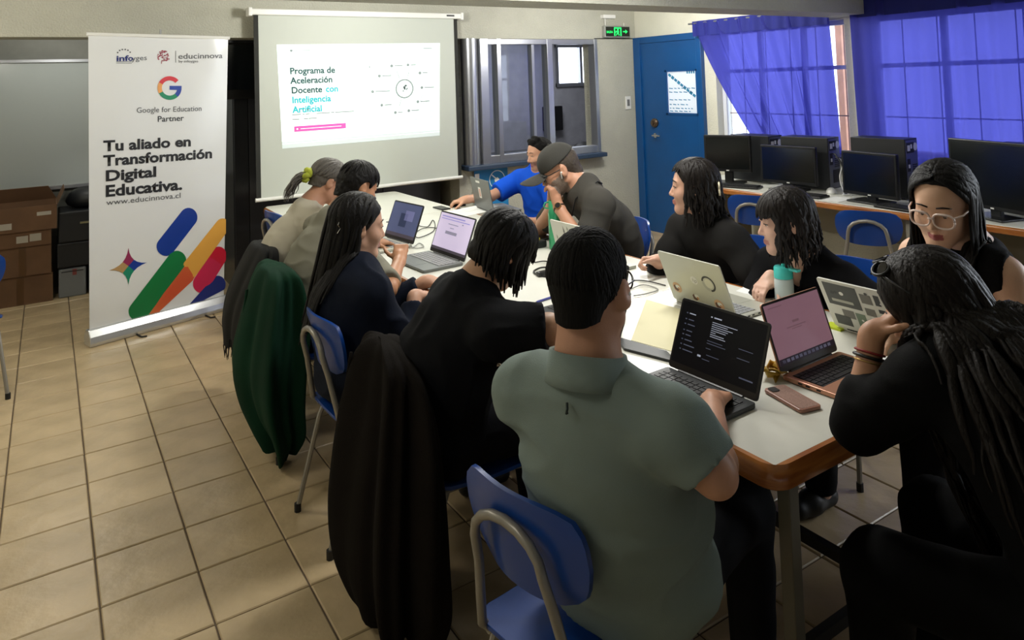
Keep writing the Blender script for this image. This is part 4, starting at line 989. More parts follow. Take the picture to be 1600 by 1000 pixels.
def skin_mat(n, c): return mat('skin_' + n, c, .48, var=.10, vscale=14, bump=.05, bscale=250, spec=.4)
def hair_mat(n, c, rough=.38): return mat('hair_' + n, c, rough, bump=.35, bscale=140, stretch=(1, 1, .12), spec=.22)
def cloth_mat(n, c, var=.1, bump=.15): return mat('cloth_' + n, c, .85, var=var, vscale=5, bump=bump, bscale=420, spec=.12)
M_eye = mat('eye_white', 'E6E2DC', .2); M_iris = mat('dark_iris', '1E120B', .15)
def person(label, f, pelvis, neck, hc, hf, spec):
    """f facing of the trunk (x, y), hc head centre, hf = (x, y, pitch, roll) of the face"""
    P = dict(fem=False, b=1.0, skin='C08A68', hs=1.0, sh=.185, vox=.006, sleeve=.6, arms={}, back=.05, top='222222', top_name='cloth', bottom='17171A', amp=.006, fat=0, belly=0, beard=None, legs=True, neckR=.052, bust=0, shl=None, shr=None, topoff=.012, lip='AE7266', hem=.0, brow='15100D'); P.update(spec)
    f = nrm([f[0], f[1], 0]); r = np.array([f[1], -f[0], 0]); up = V3(0, 0, 1); pelvis = np.array(pelvis, float); neck = np.array(neck, float); hc = np.array(hc, float)
    t = thing('person', label, 'person', (pelvis[0], pelvis[1], 0)); b = P['b']
    hd = nrm([hf[0], hf[1], 0]); pit, rol = math.radians(hf[2]), math.radians(hf[3]); hr = np.array([hd[1], -hd[0], 0]); fw = rot(hd, hr, -pit); hu = rot(up, hr, -pit); hr2 = rot(hr, fw, rol); hu2 = rot(hu, fw, rol); H = np.stack([hr2, fw, hu2], 1); s = P['hs']
    shl = np.array(P['shl'], float) if P['shl'] is not None else neck - r * P['sh'] - up * .055 + f * .015
    shr = np.array(P['shr'], float) if P['shr'] is not None else neck + r * P['sh'] - up * .055 + f * .015
    sr = nrm(shr - shl); mid = (shl + shr) / 2; ctrl = (pelvis + mid) / 2 - f * P['back'] + up * .02
    bez = lambda q: pelvis * (1 - q) ** 2 + 2 * q * (1 - q) * ctrl + mid * q * q
    def frame(q):
        tg = nrm(bez(min(1, q + .05)) - bez(max(0, q - .05))); rr = nrm((r * (1 - q) + sr * q)); rr = nrm(rr - tg * (rr @ tg)); return np.stack([rr, np.cross(tg, rr), tg], 1)
    def torso(S, o=0, low=True):
        F_ = .9 if P['fem'] else 1
        for q, w, d, h, fo in ((.02, .185, .135, .13, 0), (.30, .160 * F_ + P['belly'] * .5, .120 + P['belly'], .16, .01 + P['belly'] * .6), (.58, .168 * F_, .120, .17, .0), (.84, .150 * F_, .092, .12, -.005)):
            if q < .1 and not low: continue
            R = frame(q); S.ell(bez(q) + R[:, 1] * fo, np.array([w * b + o, d * b + o, h + o]), R, .06)
        for e, g in ((shl, -1), (shr, 1)): S.cap(mid + up * .01, e, .066 * b + o, .052 * b + o, .05)
        if P['bust']:
            R = frame(.66)
            for g in (-1, 1): S.ell(bez(.66) + R[:, 1] * .085 * b + R[:, 0] * .075 * g, np.array([.07, .062, .07]) * P['bust'] + o, R, .04)
    def trap(S, o=0):
        for e in (shl, shr): S.cap(neck + up * .02, e * .8 + mid * .2 + up * .02, .042 * b + o, .042 * b + o, .05)
    S = SDF(); T = head(S, hc, H, s, P['fem'], P['fat']); torso(S, -.004); trap(S)
    S.chain([neck - up * .04, neck + (T(0, -.022, -.06) - neck) * .5 - f * .004, T(0, -.018, -.045)], [P['neckR'] * 1.12 * b, P['neckR'], P['neckR']], .035)
    arms = {}
    for sd, sh, g in (('L', shl, -1), ('R', shr, 1)):
        a = P['arms'].get(sd); 
        if a is None: a = dict(w=pelvis + f * .30 + r * .14 * g + up * .16, d=f + r * -.5 * g, n=-up, pole=r * g * .7 - up)
        w = np.array(a['w'], float); L1, L2 = a.get('l', (.285, .25)); el, w = ik(sh, w, L1, L2, a.get('pole', r * g * .6 - up)) if 'e' not in a else (np.array(a['e'], float), w)
        k = a.get('k', 1.0) * (.92 if P['fem'] else 1) * (.6 + .4 * b); fd = nrm(w - el)
        S.chain([sh, sh * .5 + el * .5, el], [.052 * k, .046 * k, .038 * k], .03); S.chain([el, el + fd * .075, w - fd * .02, w + fd * .012], [.038 * k, .041 * k, .027 * k, .026 * k], .02)
        hand(S, w + fd * .01, a.get('d', fd), np.array(a.get('n', -up), float), g, a.get('curl', (.35, .45, .3)), a.get('spread', .07), a.get('thumb', .5), a.get('hs', .98 if not P['fem'] else .9)); arms[sd] = (sh, el, w, k)
    legs = []
    for g in (-1, 1):
        hip = pelvis + r * .095 * g * b - up * .01; kn = hip + f * .40 + r * .05 * g + up * (.53 - hip[2]) ; an = kn + f * P.get('shin', .02) - up * (kn[2] - .09); 
        if 'knees' in P: kn = np.array(P['knees'][(g + 1) // 2], float); an = np.array(P['ankles'][(g + 1) // 2], float)
        legs.append((hip, kn, an)); S.chain([hip, kn, an], [.080 * b, .056 * b, .040], .03); S.cap(an - up * .03, an + f * .10 - up * .055, .036, .03, .02)
    V, F = S.mesh(P['vox'])
    # skin, lips and stubble as faces of the one surface
    cF = V[F].mean(1); l = ((cF - hc) @ H) / s; mi = np.zeros(len(F), int); mats = [skin_mat(P['skin'], P['skin']), mat('lip_' + P['lip'], P['lip'], .4)]
    mi[(np.abs(l[:, 0]) < .0215) & (l[:, 1] > .080) & (l[:, 2] > -.0775 - .25 * 0) & (l[:, 2] < -.0545 - .12 * np.abs(l[:, 0]))] = 1
    if P['beard']:
        mats.append(mat('stubble_' + P['beard'], P['beard'], .7, var=.3, vscale=120)); nz = noise3(cF, 60) * .016
        bd = (l[:, 2] < -.040 + nz + .35 * np.clip(.07 - l[:, 1], 0, .1) * (np.abs(l[:, 0]) > .03)) & (l[:, 2] > -.14) & (l[:, 1] > .004) & (l[:, 1] < .106) & (np.abs(l[:, 0]) < .075) & (np.linalg.norm((l - [0, .02, -.05]) / [.078, .092, .098], axis=1) < 1.0)
        bd &= ~((np.abs(l[:, 0]) < .03) & (l[:, 2] > -.048)); mi[bd & (mi == 0)] = 2
    body = np_obj('body', V, F, mats, t, mi=mi)
    # eyes and brows
    for g in (-1, 1):
        m = MB(); m.ell(T(.031 * g, .0725, .006), [.0125 * s] * 3, 12, Matrix(H.tolist())); e = sub(obj('eye', m, M_eye, t, smooth=True))
        m = MB(); q = T(.031 * g + .002 * P.get('gaze', 0), .0805, .005 - .003 * P.get('down', 0)); m.ell(q, [.0062 * s, .0050 * s, .0062 * s], 10, Matrix(H.tolist())); obj('iris', m, M_iris, e, smooth=True)
    m = MB()
    for g in (-1, 1): m.tube([T(.012 * g, .0895, .0330), T(.029 * g, .0880, .0370), T(.041 * g, .0835, .0358), T(.051 * g, .0750, .0315)], [.0026 * s, .0030 * s, .0024 * s, .0012 * s], 6, .8)
    obj('eyebrows', m, hair_mat('brow' + P['brow'], P['brow']), t, smooth=True)
    if P['fem'] or P.get('lash'):
        m = MB()
        for g in (-1, 1): m.tube([T(.017 * g, .086, .0105), T(.031 * g, .0915, .0115), T(.047 * g, .080, .0080)], .0016 * s, 5)
        obj('eyelashes', m, M_blackm, t, smooth=True)
    # clothes
    G = SDF(); o = P['topoff']; torso(G, o, True); trap(G, o * (.8 if P.get('high', 1) else .3)); sk = P['sleeve']
    if P.get('collar') == 'high': G.chain([neck - up * .03, neck + (T(0, -.022, -.06) - neck) * .55], [P['neckR'] * 1.2 * b + .008, P['neckR'] + .010], .03)
    if P.get('hip', True): G.ell(pelvis + up * .0, np.array([.192 * b + o, .142 * b + o, .10]), frame(0), .05)
    for sd, g in (('L', -1), ('R', 1)):
        sh, el, w, k = arms[sd]; so = P.get('so', .016)
        if sk <= 0: continue
        if sk <= 1.0:
            e = sh + (el - sh) * sk; n_ = nrm(el - sh); G.cap(sh, e + n_ * .05, .054 * k + so, .044 * k + so * 1.25, .035, cut=[(e, n_)])
        else:
            fd = nrm(w - el); e = el + (w - el) * (sk - 1); G.chain([sh, sh * .5 + el * .5, el], [.054 * k + so, .048 * k + so, .042 * k + so], .03); G.chain([el, el + fd * .07], [.042 * k + so, .043 * k + so * .9], .025); G.cap(el + fd * .07, e + fd * .04, .043 * k + so * .9, .030 * k + so * .8, .02, cut=[(e, fd)])
    if P.get('necks'): 
        for c0, rr in P['necks']: G.ell(c0, rr, None, .01, neg=True)
    if sk <= 0: 
        for e, g in ((shl, -1), (shr, 1)): G.cap(e + r * g * .05, e + r * g * .10 - up * .02, .075, .075, .015, neg=True)
    Vc, Fc = G.mesh(P.get('cvox', .009)); Nc = vnormals(Vc, Fc); Vc = folds(Vc, Nc, P['amp'], P.get('ff', 9), P.get('seed', 0), P.get('aniso', (1, 1, 1)))
    shirt = sub(np_obj(P['top_name'], Vc, Fc, cloth_mat(P['top'], P['top']), t))
    Lg = SDF()
    for hip, kn, an in legs: Lg.cap(hip, kn, .090 * b, .068 * b, .03); Lg.cap(kn, an, .068 * b, .056, .03, cut=[(an - up * .02, -up)])
    Lg.ell(pelvis - up * .01, np.array([.186 * b, .136 * b, .12]), frame(0), .05)
    Vl, Fl = Lg.mesh(.012); Vl = folds(Vl, vnormals(Vl, Fl), .006, 12, 3); np_obj('trousers', Vl, Fl, cloth_mat(P['bottom'], P['bottom']), t)
    for hip, kn, an in legs:
        Z = SDF(); Z.ell(an + f * .06 - up * .045, [.05, .05, .045], None, .03); Z.cap(an - f * .035 - up * .05, an + f * .135 - up * .055, .04, .034, .02); Vs, Fs = Z.mesh(.008); Vs[:, 2] = np.maximum(Vs[:, 2], .003); np_obj('shoe', Vs, Fs, mat('dark_shoe', '131313', .5), t)
    G.p += S.p[:0]
    return dict(t=t, T=T, H=H, s=s, S=S, G=G, neck=neck, shl=shl, shr=shr, arms=arms, f=f, r=r, shirt=shirt, hc=hc, bez=bez, frame=frame, b=b)
def hair_obj(q, parts, m, name='hair'):
    V, F = join(parts); return np_obj(name, V, F, m, q['t'])
def hair_cap(q, infl=.006, plane=((0, .082, .088), (0, .868, -.496)), low=-.05, extra=(), amp=.002, nf=60, vox=.005, ear=True):
    """skull cap of hair behind the hairline"""
    T, H, s = q['T'], q['H'], q['s']; S = SDF(); c0 = T(*plane[0]); n0 = H @ nrm(plane[1]); cut = [(c0, n0), (T(0, 0, low), H @ V3(0, .25, -1))]
    S.ell(T(0, -.013, .036), (np.array([.076, .098, .085]) + infl) * s, H, .02, cut=cut)
    S.cap(T(0, -.055, .0), T(0, -.058, -.05), (.050 + infl) * s, (.046 + infl) * s, .03, cut=cut)
    if ear:
        for g in (-1, 1): S.ell(T(.082 * g, .008, -.012), np.array([.028, .032, .050]) * s, H, .008, neg=True)
    for a, b, ra, rb in extra: S.cap(T(*a), T(*b), ra * s, rb * s, .02)
    V, F = S.mesh(vox); N = vnormals(V, F); V = V + N * ((noise3(V, nf) - .5) * 2 * amp)[:, None]; return V, F
def ringtube(q, pts, r, name, m, n=8, par=None): 
    k = MB(); k.tube(pts, r, n); return obj(name, k, m, par or q['t'], smooth=True)
def spectacles(q, m, wd=.030, ht=.021, z=.002, y=.100, r=.0022, temples=True, glass=None):
    T = q['T']; s = q['s']; k = MB()
    for g in (-1, 1):
        pts = [T((.033 + wd * .92 * math.copysign(abs(math.cos(a)) ** .7, math.cos(a))) * g, y - .007 * abs(math.cos(a)) * (1 if math.cos(a) > 0 else .2), z + ht * math.copysign(abs(math.sin(a)) ** .75, math.sin(a))) for a in np.linspace(0, 2 * math.pi, 25)]
        k.tube(pts, r * s, 6)
        if temples: k.tube([T((.033 + wd * .9) * g, y - .008, z + ht * .55), T(.076 * g, .062, z + ht * .4), T(.083 * g, .0, z + .008), T(.080 * g, -.02, z - .012)], r * .9 * s, 6)
    k.tube([T(-.009, y - .0, z + .004), T(0, y + .004, z + .008), T(.009, y, z + .004)], r * s, 6)
    o = sub(obj('spectacles', k, m, q['t'], smooth=True))
    if glass:
        for g in (-1, 1):
            a_ = MB(); a_.face([T((.033 + wd * .88 * math.cos(a)) * g, y - .003, z + ht * .95 * math.sin(a)) for a in np.linspace(0, 2 * math.pi, 17)[:-1]]); obj('lens', a_, glass, o)
    return o
# ================================================================ the eleven people round the tables
U = V3(0, 0, 1)
GP = 'people seated round the tables'
MH = hair_mat('black', '0D0B0A', .55); MHd = hair_mat('dark_brown', '17120F', .52); MHm = hair_mat('cropped', '0D0C0B', .85)
# --- man in the green polo, nearest, seen from behind
f5 = nrm([.93, .36, 0])
hR = at(1124, 616, Z=.80)
q = person('man from behind in a grey-green polo shirt typing on the dark laptop', f5[:2], (1.15, 1.36, .57), (.970, 1.24, 1.045), PD(922, 448, 1.57), (.90, .43, 4, 0),
    dict(b=1.06, belly=.055, sh=.185, hs=1.0, top='7E8C87', top_name='polo_shirt', skin='C08E72', sleeve=.84, so=.013, beard='3A2A20', amp=.010, ff=7, aniso=(1, 1, 1.8), fat=.6, neckR=.060, bottom='15161A',
         arms=dict(R=dict(w=hR - nrm([.8, .45, 0]) * .09 + U * .012, e=PD(1118, 742, 1.40), d=(.8, .45, -.12), n=-U, curl=(.35, .4, .3), spread=.1), L=dict(w=(1.42, 1.62, .80), d=(.9, -.1, -.1), n=-U, pole=-U + V3(-.3, .6, 0)))))
hair_obj(q, [hair_cap(q, .004, low=-.040, amp=.0007, nf=120, vox=.0045), hair_locks(q['T'], q['H'], q['s'], (85, 275), 620, (-42, 10), 0, .0042, 0, rs=1, top=(-.9, .6), r0=1.00, ups=9, taper=.1, thick=.4), hair_locks(q['T'], q['H'], q['s'], (-85, 85), 160, (25, 60), 0, .005, 0, rs=2, top=(-.9, -.2), r0=1.0, ups=7)], MHm, 'short_hair')
def collar(q, m, r=.066, hgt=.035, op=.35, tilt=.012, th=.006, off=.0):
    """folded shirt collar round the neck"""
    N = q['neck'] + U * off; f, r_ = q['f'], q['r']; vs = []; n = 30; ax = q['T'](0, -.02, -.06) - q['neck']; ax = nrm(ax)
    fwd = nrm(f - ax * (f @ ax)); rr = np.cross(fwd, ax)
    prof = [(-.010, -.015), (-.004, .030), (.0, .030 + hgt), (.008, .032 + hgt), (.017, .018), (.022, .0)]
    for i in range(n + 1):
        a = op + (2 * math.pi - 2 * op) * i / n; dr = fwd * math.cos(a) + rr * math.sin(a)
        for o, z in prof: vs.append(N + dr * (r + o) + ax * (z - tilt * math.cos(a) * 1.6 - .02) - fwd * .004)
    k = len(prof); m_ = MB(); m_.add(vs, [(i * k + j, (i + 1) * k + j, (i + 1) * k + j + 1, i * k + j + 1) for i in range(n) for j in range(k - 1)])
    o = obj('collar', m_, m, q['shirt'], smooth=True); s_ = o.modifiers.new('s', 'SOLIDIFY'); s_.thickness = .004; return o
collar(q, cloth_mat('7E8C87', '7E8C87'), .074, .034, off=.026)
def earbud(q, g, m=M_white):
    T = q['T']; k = MB(); k.ell(T(.085 * g, .006, -.006), [.008] * 3, 8); k.tube([T(.086 * g, .009, -.008), T(.081 * g, .018, -.036)], .0036, 6); obj('earbud', k, m, q['t'], smooth=True)
earbud(q, 1)
spectacles(q, M_black)
lp = MB(); pb = q['neck'] - f5 * .095 + U * -.02; lp.tube([pb + U * .02, pb - f5 * .006 + U * .01 + q['r'] * .004, pb - f5 * .004, pb], .0028, 6); obj('shirt_loop', lp, cloth_mat('3E4644', '3E4644'), q['shirt'])
# --- black t-shirt, leaning low over the table
q = person('person in a black t-shirt with chin-length black hair, bent over the table', (.97, -.12), (1.12, 2.26, .57), (1.17, 2.13, .985), PD(787, 388, 2.45), (.98, -.1, 38, 8),
    dict(b=1.14, sh=.20, hs=.98, top='0E0F13', top_name='tshirt', skin='C59A7C', sleeve=.92, so=.022, back=.10, bottom='101116', amp=.011, seed=4,
         arms=dict(R=dict(w=at(836, 553, Z=.79) + V3(.0, .0, .0), e=PD(858, 512, 2.20), d=(.9, .35, -.1), n=-U), L=dict(w=(1.45, 2.50, .80), d=(.9, -.1, -.1), n=-U, pole=-U + V3(-.3, .6, 0)))))
hp = [hair_cap(q, .007, ear=False, low=-.07, plane=((0, .088, .080), (0, .9, -.4)))]
hp.append(hair_locks(q['T'], q['H'], q['s'], (40, 320), 190, (-20, 5), .14, .013, .004, root='part', rs=4, curl=.35, body=q['G']))
hp.append(hair_locks(q['T'], q['H'], q['s'], (-40, 40), 40, (5, 25), .05, .012, .004, rs=44, curl=.2))
hair_obj(q, hp, MH)
sh_, el_, w_, k_ = q['arms']['R']
tt = MB(); fd = nrm(w_ - el_)
for i in range(12):
    a = i * 2.1; p = el_ + fd * (.03 + .012 * i); u_ = np.cross(fd, U); u_ = nrm(u_); v_ = np.cross(u_, fd); o_ = (u_ * math.cos(a) + v_ * math.sin(a)); tt.ell(p + o_ * .034, [.009, .006, .007], 6)
obj('forearm_tattoo', tt, mat('tattoo_ink', '5A5348', .6), q['t'], kind='stuff')
# --- woman with very long black hair, navy jacket
q = person('woman with very long black hair in a navy jacket, on the bare-backed chair at left', (1, .02), (1.06, 2.84, .57), (1.055, 2.915, .935), PD(560, 354, 3.03), (1, -.12, 10, 0),
    dict(fem=True, b=1.08, hs=1.06, sh=.18, top='121826', top_name='jacket', skin='C79A80', sleeve=1.86, so=.024, topoff=.02, seed=7, amp=.012,
         arms=dict(R=dict(w=at(648, 466, Z=.79), d=(.9, .3, -.1), n=-U, pole=-U + V3(-.2, -.5, 0)), L=dict(w=at(664, 441, Z=.79), d=(.9, -.1, -.1), n=-U, pole=-U + V3(-.3, .6, 0)))))
hp = [hair_cap(q, .008, ear=False, low=-.07, plane=((0, .085, .090), (0, .80, -.6)))]
hp.append(hair_locks(q['T'], q['H'], q['s'], (70, 290), 90, (-4, 14), 0, .010, 0, rs=55, tie=(0, -.105, -.03), top=(-.3, .7)))
hp.append(hair_locks(q['T'], q['H'], q['s'], (92, 268), 170, (-25, 0), .50, .012, .003, rs=5, curl=.35, body=q['G'], drift=(-.25, .1, 0), wfreq=1.5))
hair_obj(q, hp, MH)
cl = MB(); p = q['T'](.06, -.088, .0); cl.tube([p + V3(0, 0, .03), p + V3(-.01, -.012, .015), p + V3(0, -.012, 0), p + V3(-.012, -.008, -.02)], .003, 6); obj('hair_clip', cl, M_chrome, q['t'])
collar(q, cloth_mat('121826', '121826'), .064, .026, off=.024)
# --- man with short black hair, olive grey shirt
q = person('person with short black hair in an olive grey shirt, beside the grey ponytail', (1, .06), (1.07, 3.62, .57), (1.22, 3.68, 1.0), PD(560, 292, 3.84), (.96, .05, 24, 0),
    dict(b=1.0, sh=.185, hs=1.0, top='7E7C6E', top_name='shirt', skin='B98664', sleeve=.95, so=.022, back=.10, seed=9, amp=.010, ff=8, aniso=(1, 1, 2),
         arms=dict(R=dict(e=at(606, 452, Z=.80), w=PD(624, 408, 3.45), d=(.3, .5, .5), n=V3(.3, .6, -.3), curl=(.9, 1.1, .8)), L=dict(w=(1.55, 3.95, .80), d=(.9, -.1, -.1), n=-U))))
hair_obj(q, [hair_cap(q, .014, low=-.05, amp=.004, nf=70)] + [hair_locks(q['T'], q['H'], q['s'], (0, 360), 120, (-5, 25), 0, .010, 0, rs=9, top=(-.6, .2), r0=1.08)], MH, 'short_hair')
# --- woman with grey ponytail
q = person('woman with grey ponytail and lime scrunchie in a beige sweater, farthest on the left', (1, -.05), (1.08, 4.14, .57), (1.225, 4.11, 1.0), PD(514, 284, 4.16), (.98, -.1, 26, 0),
    dict(fem=True, b=1.05, sh=.185, hs=.98, top='B8B2A2', top_name='sweater', skin='BE8D72', sleeve=1.8, so=.022, back=.10, seed=12, amp=.010, ff=8, aniso=(1, 1, 2),
         arms=dict(R=dict(w=(1.56, 4.0, .80), d=(.9, .1, -.1), n=-U), L=dict(w=(1.56, 4.3, .80), d=(.9, -.1, -.1), n=-U))))
MHg = hair_mat('grey', '5E5A55', .45)
hp = [hair_cap(q, .006, low=-.03, plane=((0, .08, .088), (0, .86, -.5)))]
hp.append(hair_locks(q['T'], q['H'], q['s'], (50, 310), 130, (-10, 10), 0, .009, 0, rs=13, tie=(0, -.125, -.01), top=(.2, .75)))
hp.append(hair_locks(q['T'], q['H'], q['s'], (150, 210), 60, (-12, 0), .20, .011, .012, rs=14, tie=(0, -.13, -.01), curl=.35, top=(-.5, .1)))
hair_obj(q, hp, MHg)
sc_ = MB(); p = q['T'](0, -.138, -.008); ax_ = nrm(q['H'] @ V3(0, -1, .15)); u_ = nrm(np.cross(ax_, U)); v_ = np.cross(ax_, u_)
sc_.tube([p + (u_ * math.cos(a) + v_ * math.sin(a)) * (.030 + .006 * math.sin(7 * a)) + ax_ * .012 * math.sin(5 * a) for a in np.linspace(0, 2 * math.pi, 40)], .016, 8); obj('scrunchie', sc_, mat('lime_scrunchie', 'AEB83A', .8, var=.2), q['t'], smooth=True)
# --- man in the bright blue polo at the far end
q = person('man in a bright blue polo shirt seated under the booth window', (-1, -.06), (3.30, 4.68, .57), (3.22, 4.70, .955), PD(843, 240, 5.6), (-1, .12, 14, 0),
    dict(b=1.05, sh=.19, hs=1.0, top='1450C8', top_name='polo_shirt', skin='C8977A', sleeve=.8, so=.026, seed=15, beard='AA7F65',
         arms=dict(R=dict(w=at(728, 312, Z=.81), d=(-.9, .35, -.15), n=-U, curl=(.6, .7, .4), l=(.29, .27), pole=-U + V3(.2, .7, 0)), L=dict(w=(2.95, 4.45, .66), d=(-.9, .1, -.3), n=-U))))
hair_obj(q, [hair_cap(q, .006, low=-.03, amp=.003, nf=60, plane=((0, .072, .098), (0, .80, -.60)), extra=(((-.03, .045, .112), (.03, .045, .112), .018, .018), ((-.035, .0, .122), (.035, .0, .122), .018, .018)))], MHm, 'short_hair')
collar(q, cloth_mat('1450C8', '1450C8'), .066, .026, .45, off=.026)
# --- man in the dark cap
f7 = nrm([-.95, .28, 0])
hcl = PD(868, 304, 4.02)
q = person('man in a dark grey cap and glasses with clasped hands at his mouth', f7[:2], (2.90, 3.40, .57), PD(918, 296, 4.02), PD(874, 264, 4.06), (-.86, .46, 28, 0),
    dict(b=1.12, sh=.20, hs=1.08, top='46443F', top_name='polo_shirt', skin='C39073', sleeve=.85, so=.024, back=.12, beard='8D7D70', seed=18, fat=.5, belly=.02,
         arms=dict(L=dict(e=at(916, 392, Z=.80), w=PD(872, 322, 3.98), d=(-.12, .10, 1), n=(-.25, .9, .0), curl=(.9, 1.1, .8), hs=1.05), R=dict(e=at(846, 358, Z=.80), w=PD(862, 322, 4.12), d=(.10, -.10, 1), n=(.0, -1, .2), curl=(.8, 1.0, .7), hs=1.05))))
T, H, s = q['T'], q['H'], q['s']
hair_obj(q, [hair_cap(q, .004, low=-.062, plane=((0, .03, .07), (0, .9, -.25)), amp=.002, nf=140)], hair_mat('grey_brown', '4A423A', .5), 'short_hair')
S_ = SDF(); S_.ell(T(0, -.010, .040), np.array([.088, .110, .096]) * s, H, .02, cut=[(T(0, 0, .040), H @ nrm(V3(0, -.22, -1)))])
Vv, Ff = S_.mesh(.005); capo = sub(np_obj('cap', Vv, Ff, mat('cap_cloth', '3A3934', .9, var=.15, bump=.2, bscale=300), q['t']))
S_ = SDF(); S_.ell(T(0, .135, .028), np.array([.078, .085, .0085]) * s, H @ np.array([[1, 0, 0], [0, .995, -.10], [0, .10, .995]]), .01)
Vv, Ff = S_.mesh(.0034); L_ = ((Vv - T(0, 0, 0)) @ H) / s; Vv = Vv - (H @ V3(0, 0, 1))[None] * (L_[:, :1] ** 2 * 5.0 * s); np_obj('cap_brim', Vv, Ff, MATS['cap_cloth'], capo)
m = MB(); m.ell(T(0, -.012, .137), [.007] * 3, 8); obj('cap_button', m, MATS['cap_cloth'], capo, smooth=True)
spectacles(q, M_black, y=.102, r=.003); earbud(q, -1)
lan = np.array([q['neck'] + U * .035 - q['f'] * .075, q['neck'] + U * .03 - q['f'] * .05 - q['r'] * .06, q['neck'] + U * .01 - q['r'] * .085, q['neck'] - U * .04 + q['f'] * .06 - q['r'] * .085, q['neck'] - U * .13 + q['f'] * .12 - q['r'] * .05, q['neck'] - U * .24 + q['f'] * .13])
lan = q['G'].push(lan, .016, 4); m = MB(); m.tube(lan, .007, 6, .5); obj('lanyard', m, mat('black_strap', '0B0B0C', .6), q['t'], smooth=True)
def bracelet(q, sd, m, r=.034, back=.03, th=.006, name='bracelet', flat=1.0):
    sh, el, w, k = q['arms'][sd]; fd = nrm(w - el); p = w - fd * back; u_ = nrm(np.cross(fd, U)); v_ = np.cross(u_, fd); b_ = MB(); b_.tube([p + (u_ * math.cos(a) + v_ * math.sin(a)) * r for a in np.linspace(0, 2 * math.pi, 25)], th, 8, flat); return obj(name, b_, m, q['t'], smooth=True), p, fd, u_, v_
o_, p, fd, u_, v_ = bracelet(q, 'L', mat('brown_strap', '3A2A20', .5), .031, .02, .009, 'watch_strap', .45)
m = MB(); cam_d = nrm(CC - p); cam_d = nrm(cam_d - fd * (cam_d @ fd)); m.tube([p + cam_d * .028, p + cam_d * .040], .019, 16); wo = sub(obj('watch_case', m, mat('watch_gold', 'B08A5C', .25, .8), q['t'], smooth='auto'))
m = MB(); m.tube([p + cam_d * .040, p + cam_d * .0415], .015, 16); obj('watch_dial', m, M_black, wo)
# --- woman in black sweater with hair clip, looking towards the screen
q = person('woman in a black high-necked sweater with a pale hair clip, looking towards the screen', (-1, .15), (2.96, 2.52, .57), (2.73, 2.50, .965), PD(1083, 292, 3.5), (-.72, .70, 2, 0),
    dict(fem=True, b=1.22, sh=.19, hs=1.04, top='1B1A19', top_name='sweater', skin='C99C84', sleeve=1.9, so=.022, belly=.03, bust=1.1, collar='high', seed=21, amp=.005, fat=.5,
         arms=dict(R=dict(w=at(1030, 408, Z=.83), d=(-.75, .55, .05), n=(-.1, -.5, -.8), curl=(1.0, 1.2, .8)), L=dict(w=(2.66, 2.36, .66), d=(-.9, .1, -.1), n=-U))))
hp = [hair_cap(q, .010, ear=False, low=-.06, plane=((0, .080, .090), (0, .86, -.5)))]
hp.append(hair_locks(q['T'], q['H'], q['s'], (62, 298), 150, (-20, 5), .22, .011, .016, rs=22, curl=.3, body=q['G'], wfreq=3, top=(-.3, .6)))
hp.append(hair_locks(q['T'], q['H'], q['s'], (-75, 75), 60, (22, 40), .0, .011, 0, rs=23, top=(-.6, .1), part=.15))
hp.append(hair_locks(q['T'], q['H'], q['s'], (262, 290), 10, (-5, 5), .16, .008, .014, rs=24, curl=.4, wfreq=3))
hair_obj(q, hp, MHd)
m = MB(); p = q['T'](-.045, -.105, -.005)
for dz in (-.014, .014):
    m.tube([p + V3(.0, -.012, 0) + q['H'] @ V3(.016 * math.cos(a), 0, dz + .015 * math.sin(a)) for a in np.linspace(0, 6.28, 17)], .005, 6)
obj('hair_claw', m, mat('cream_clip', 'E4D9B8', .3), q['t'], smooth=True)
# --- woman with wavy hair and fringe
q = person('woman in black with wavy shoulder-length hair and fringe, hand on the silver laptop', (-1, .05), (2.95, 1.93, .57), (2.70, 1.93, .905), PD(1226, 345, 3.0), (-.80, .58, 10, 0),
    dict(fem=True, b=1.05, sh=.18, hs=1.04, top='0B0B0D', top_name='cardigan', skin='D0A690', sleeve=1.88, so=.022, seed=25, high=0, necks=[(V3(2.70 - .085, 1.93, .885), V3(.035, .040, .085))], amp=.006,
         arms=dict(R=dict(w=at(1188, 452, Z=.80) + V3(.06, .0, .03), d=(-.8, -.1, -.3), n=-U, curl=(.4, .6, .4)), L=dict(w=(2.68, 1.72, .64), d=(-.9, .2, -.1), n=-U))))
hp = [hair_cap(q, .010, ear=False, low=-.07, plane=((0, .084, .075), (0, .9, -.4)))]
hp.append(hair_locks(q['T'], q['H'], q['s'], (58, 302), 170, (-22, 5), .20, .012, .020, rs=26, curl=.3, body=q['G'], wfreq=2.2))
hp.append(hair_locks(q['T'], q['H'], q['s'], (-62, 62), 70, (8, 22), .025, .010, .002, rs=27, top=(-.2, .5), curl=.2))
hair_obj(q, hp, MHd)
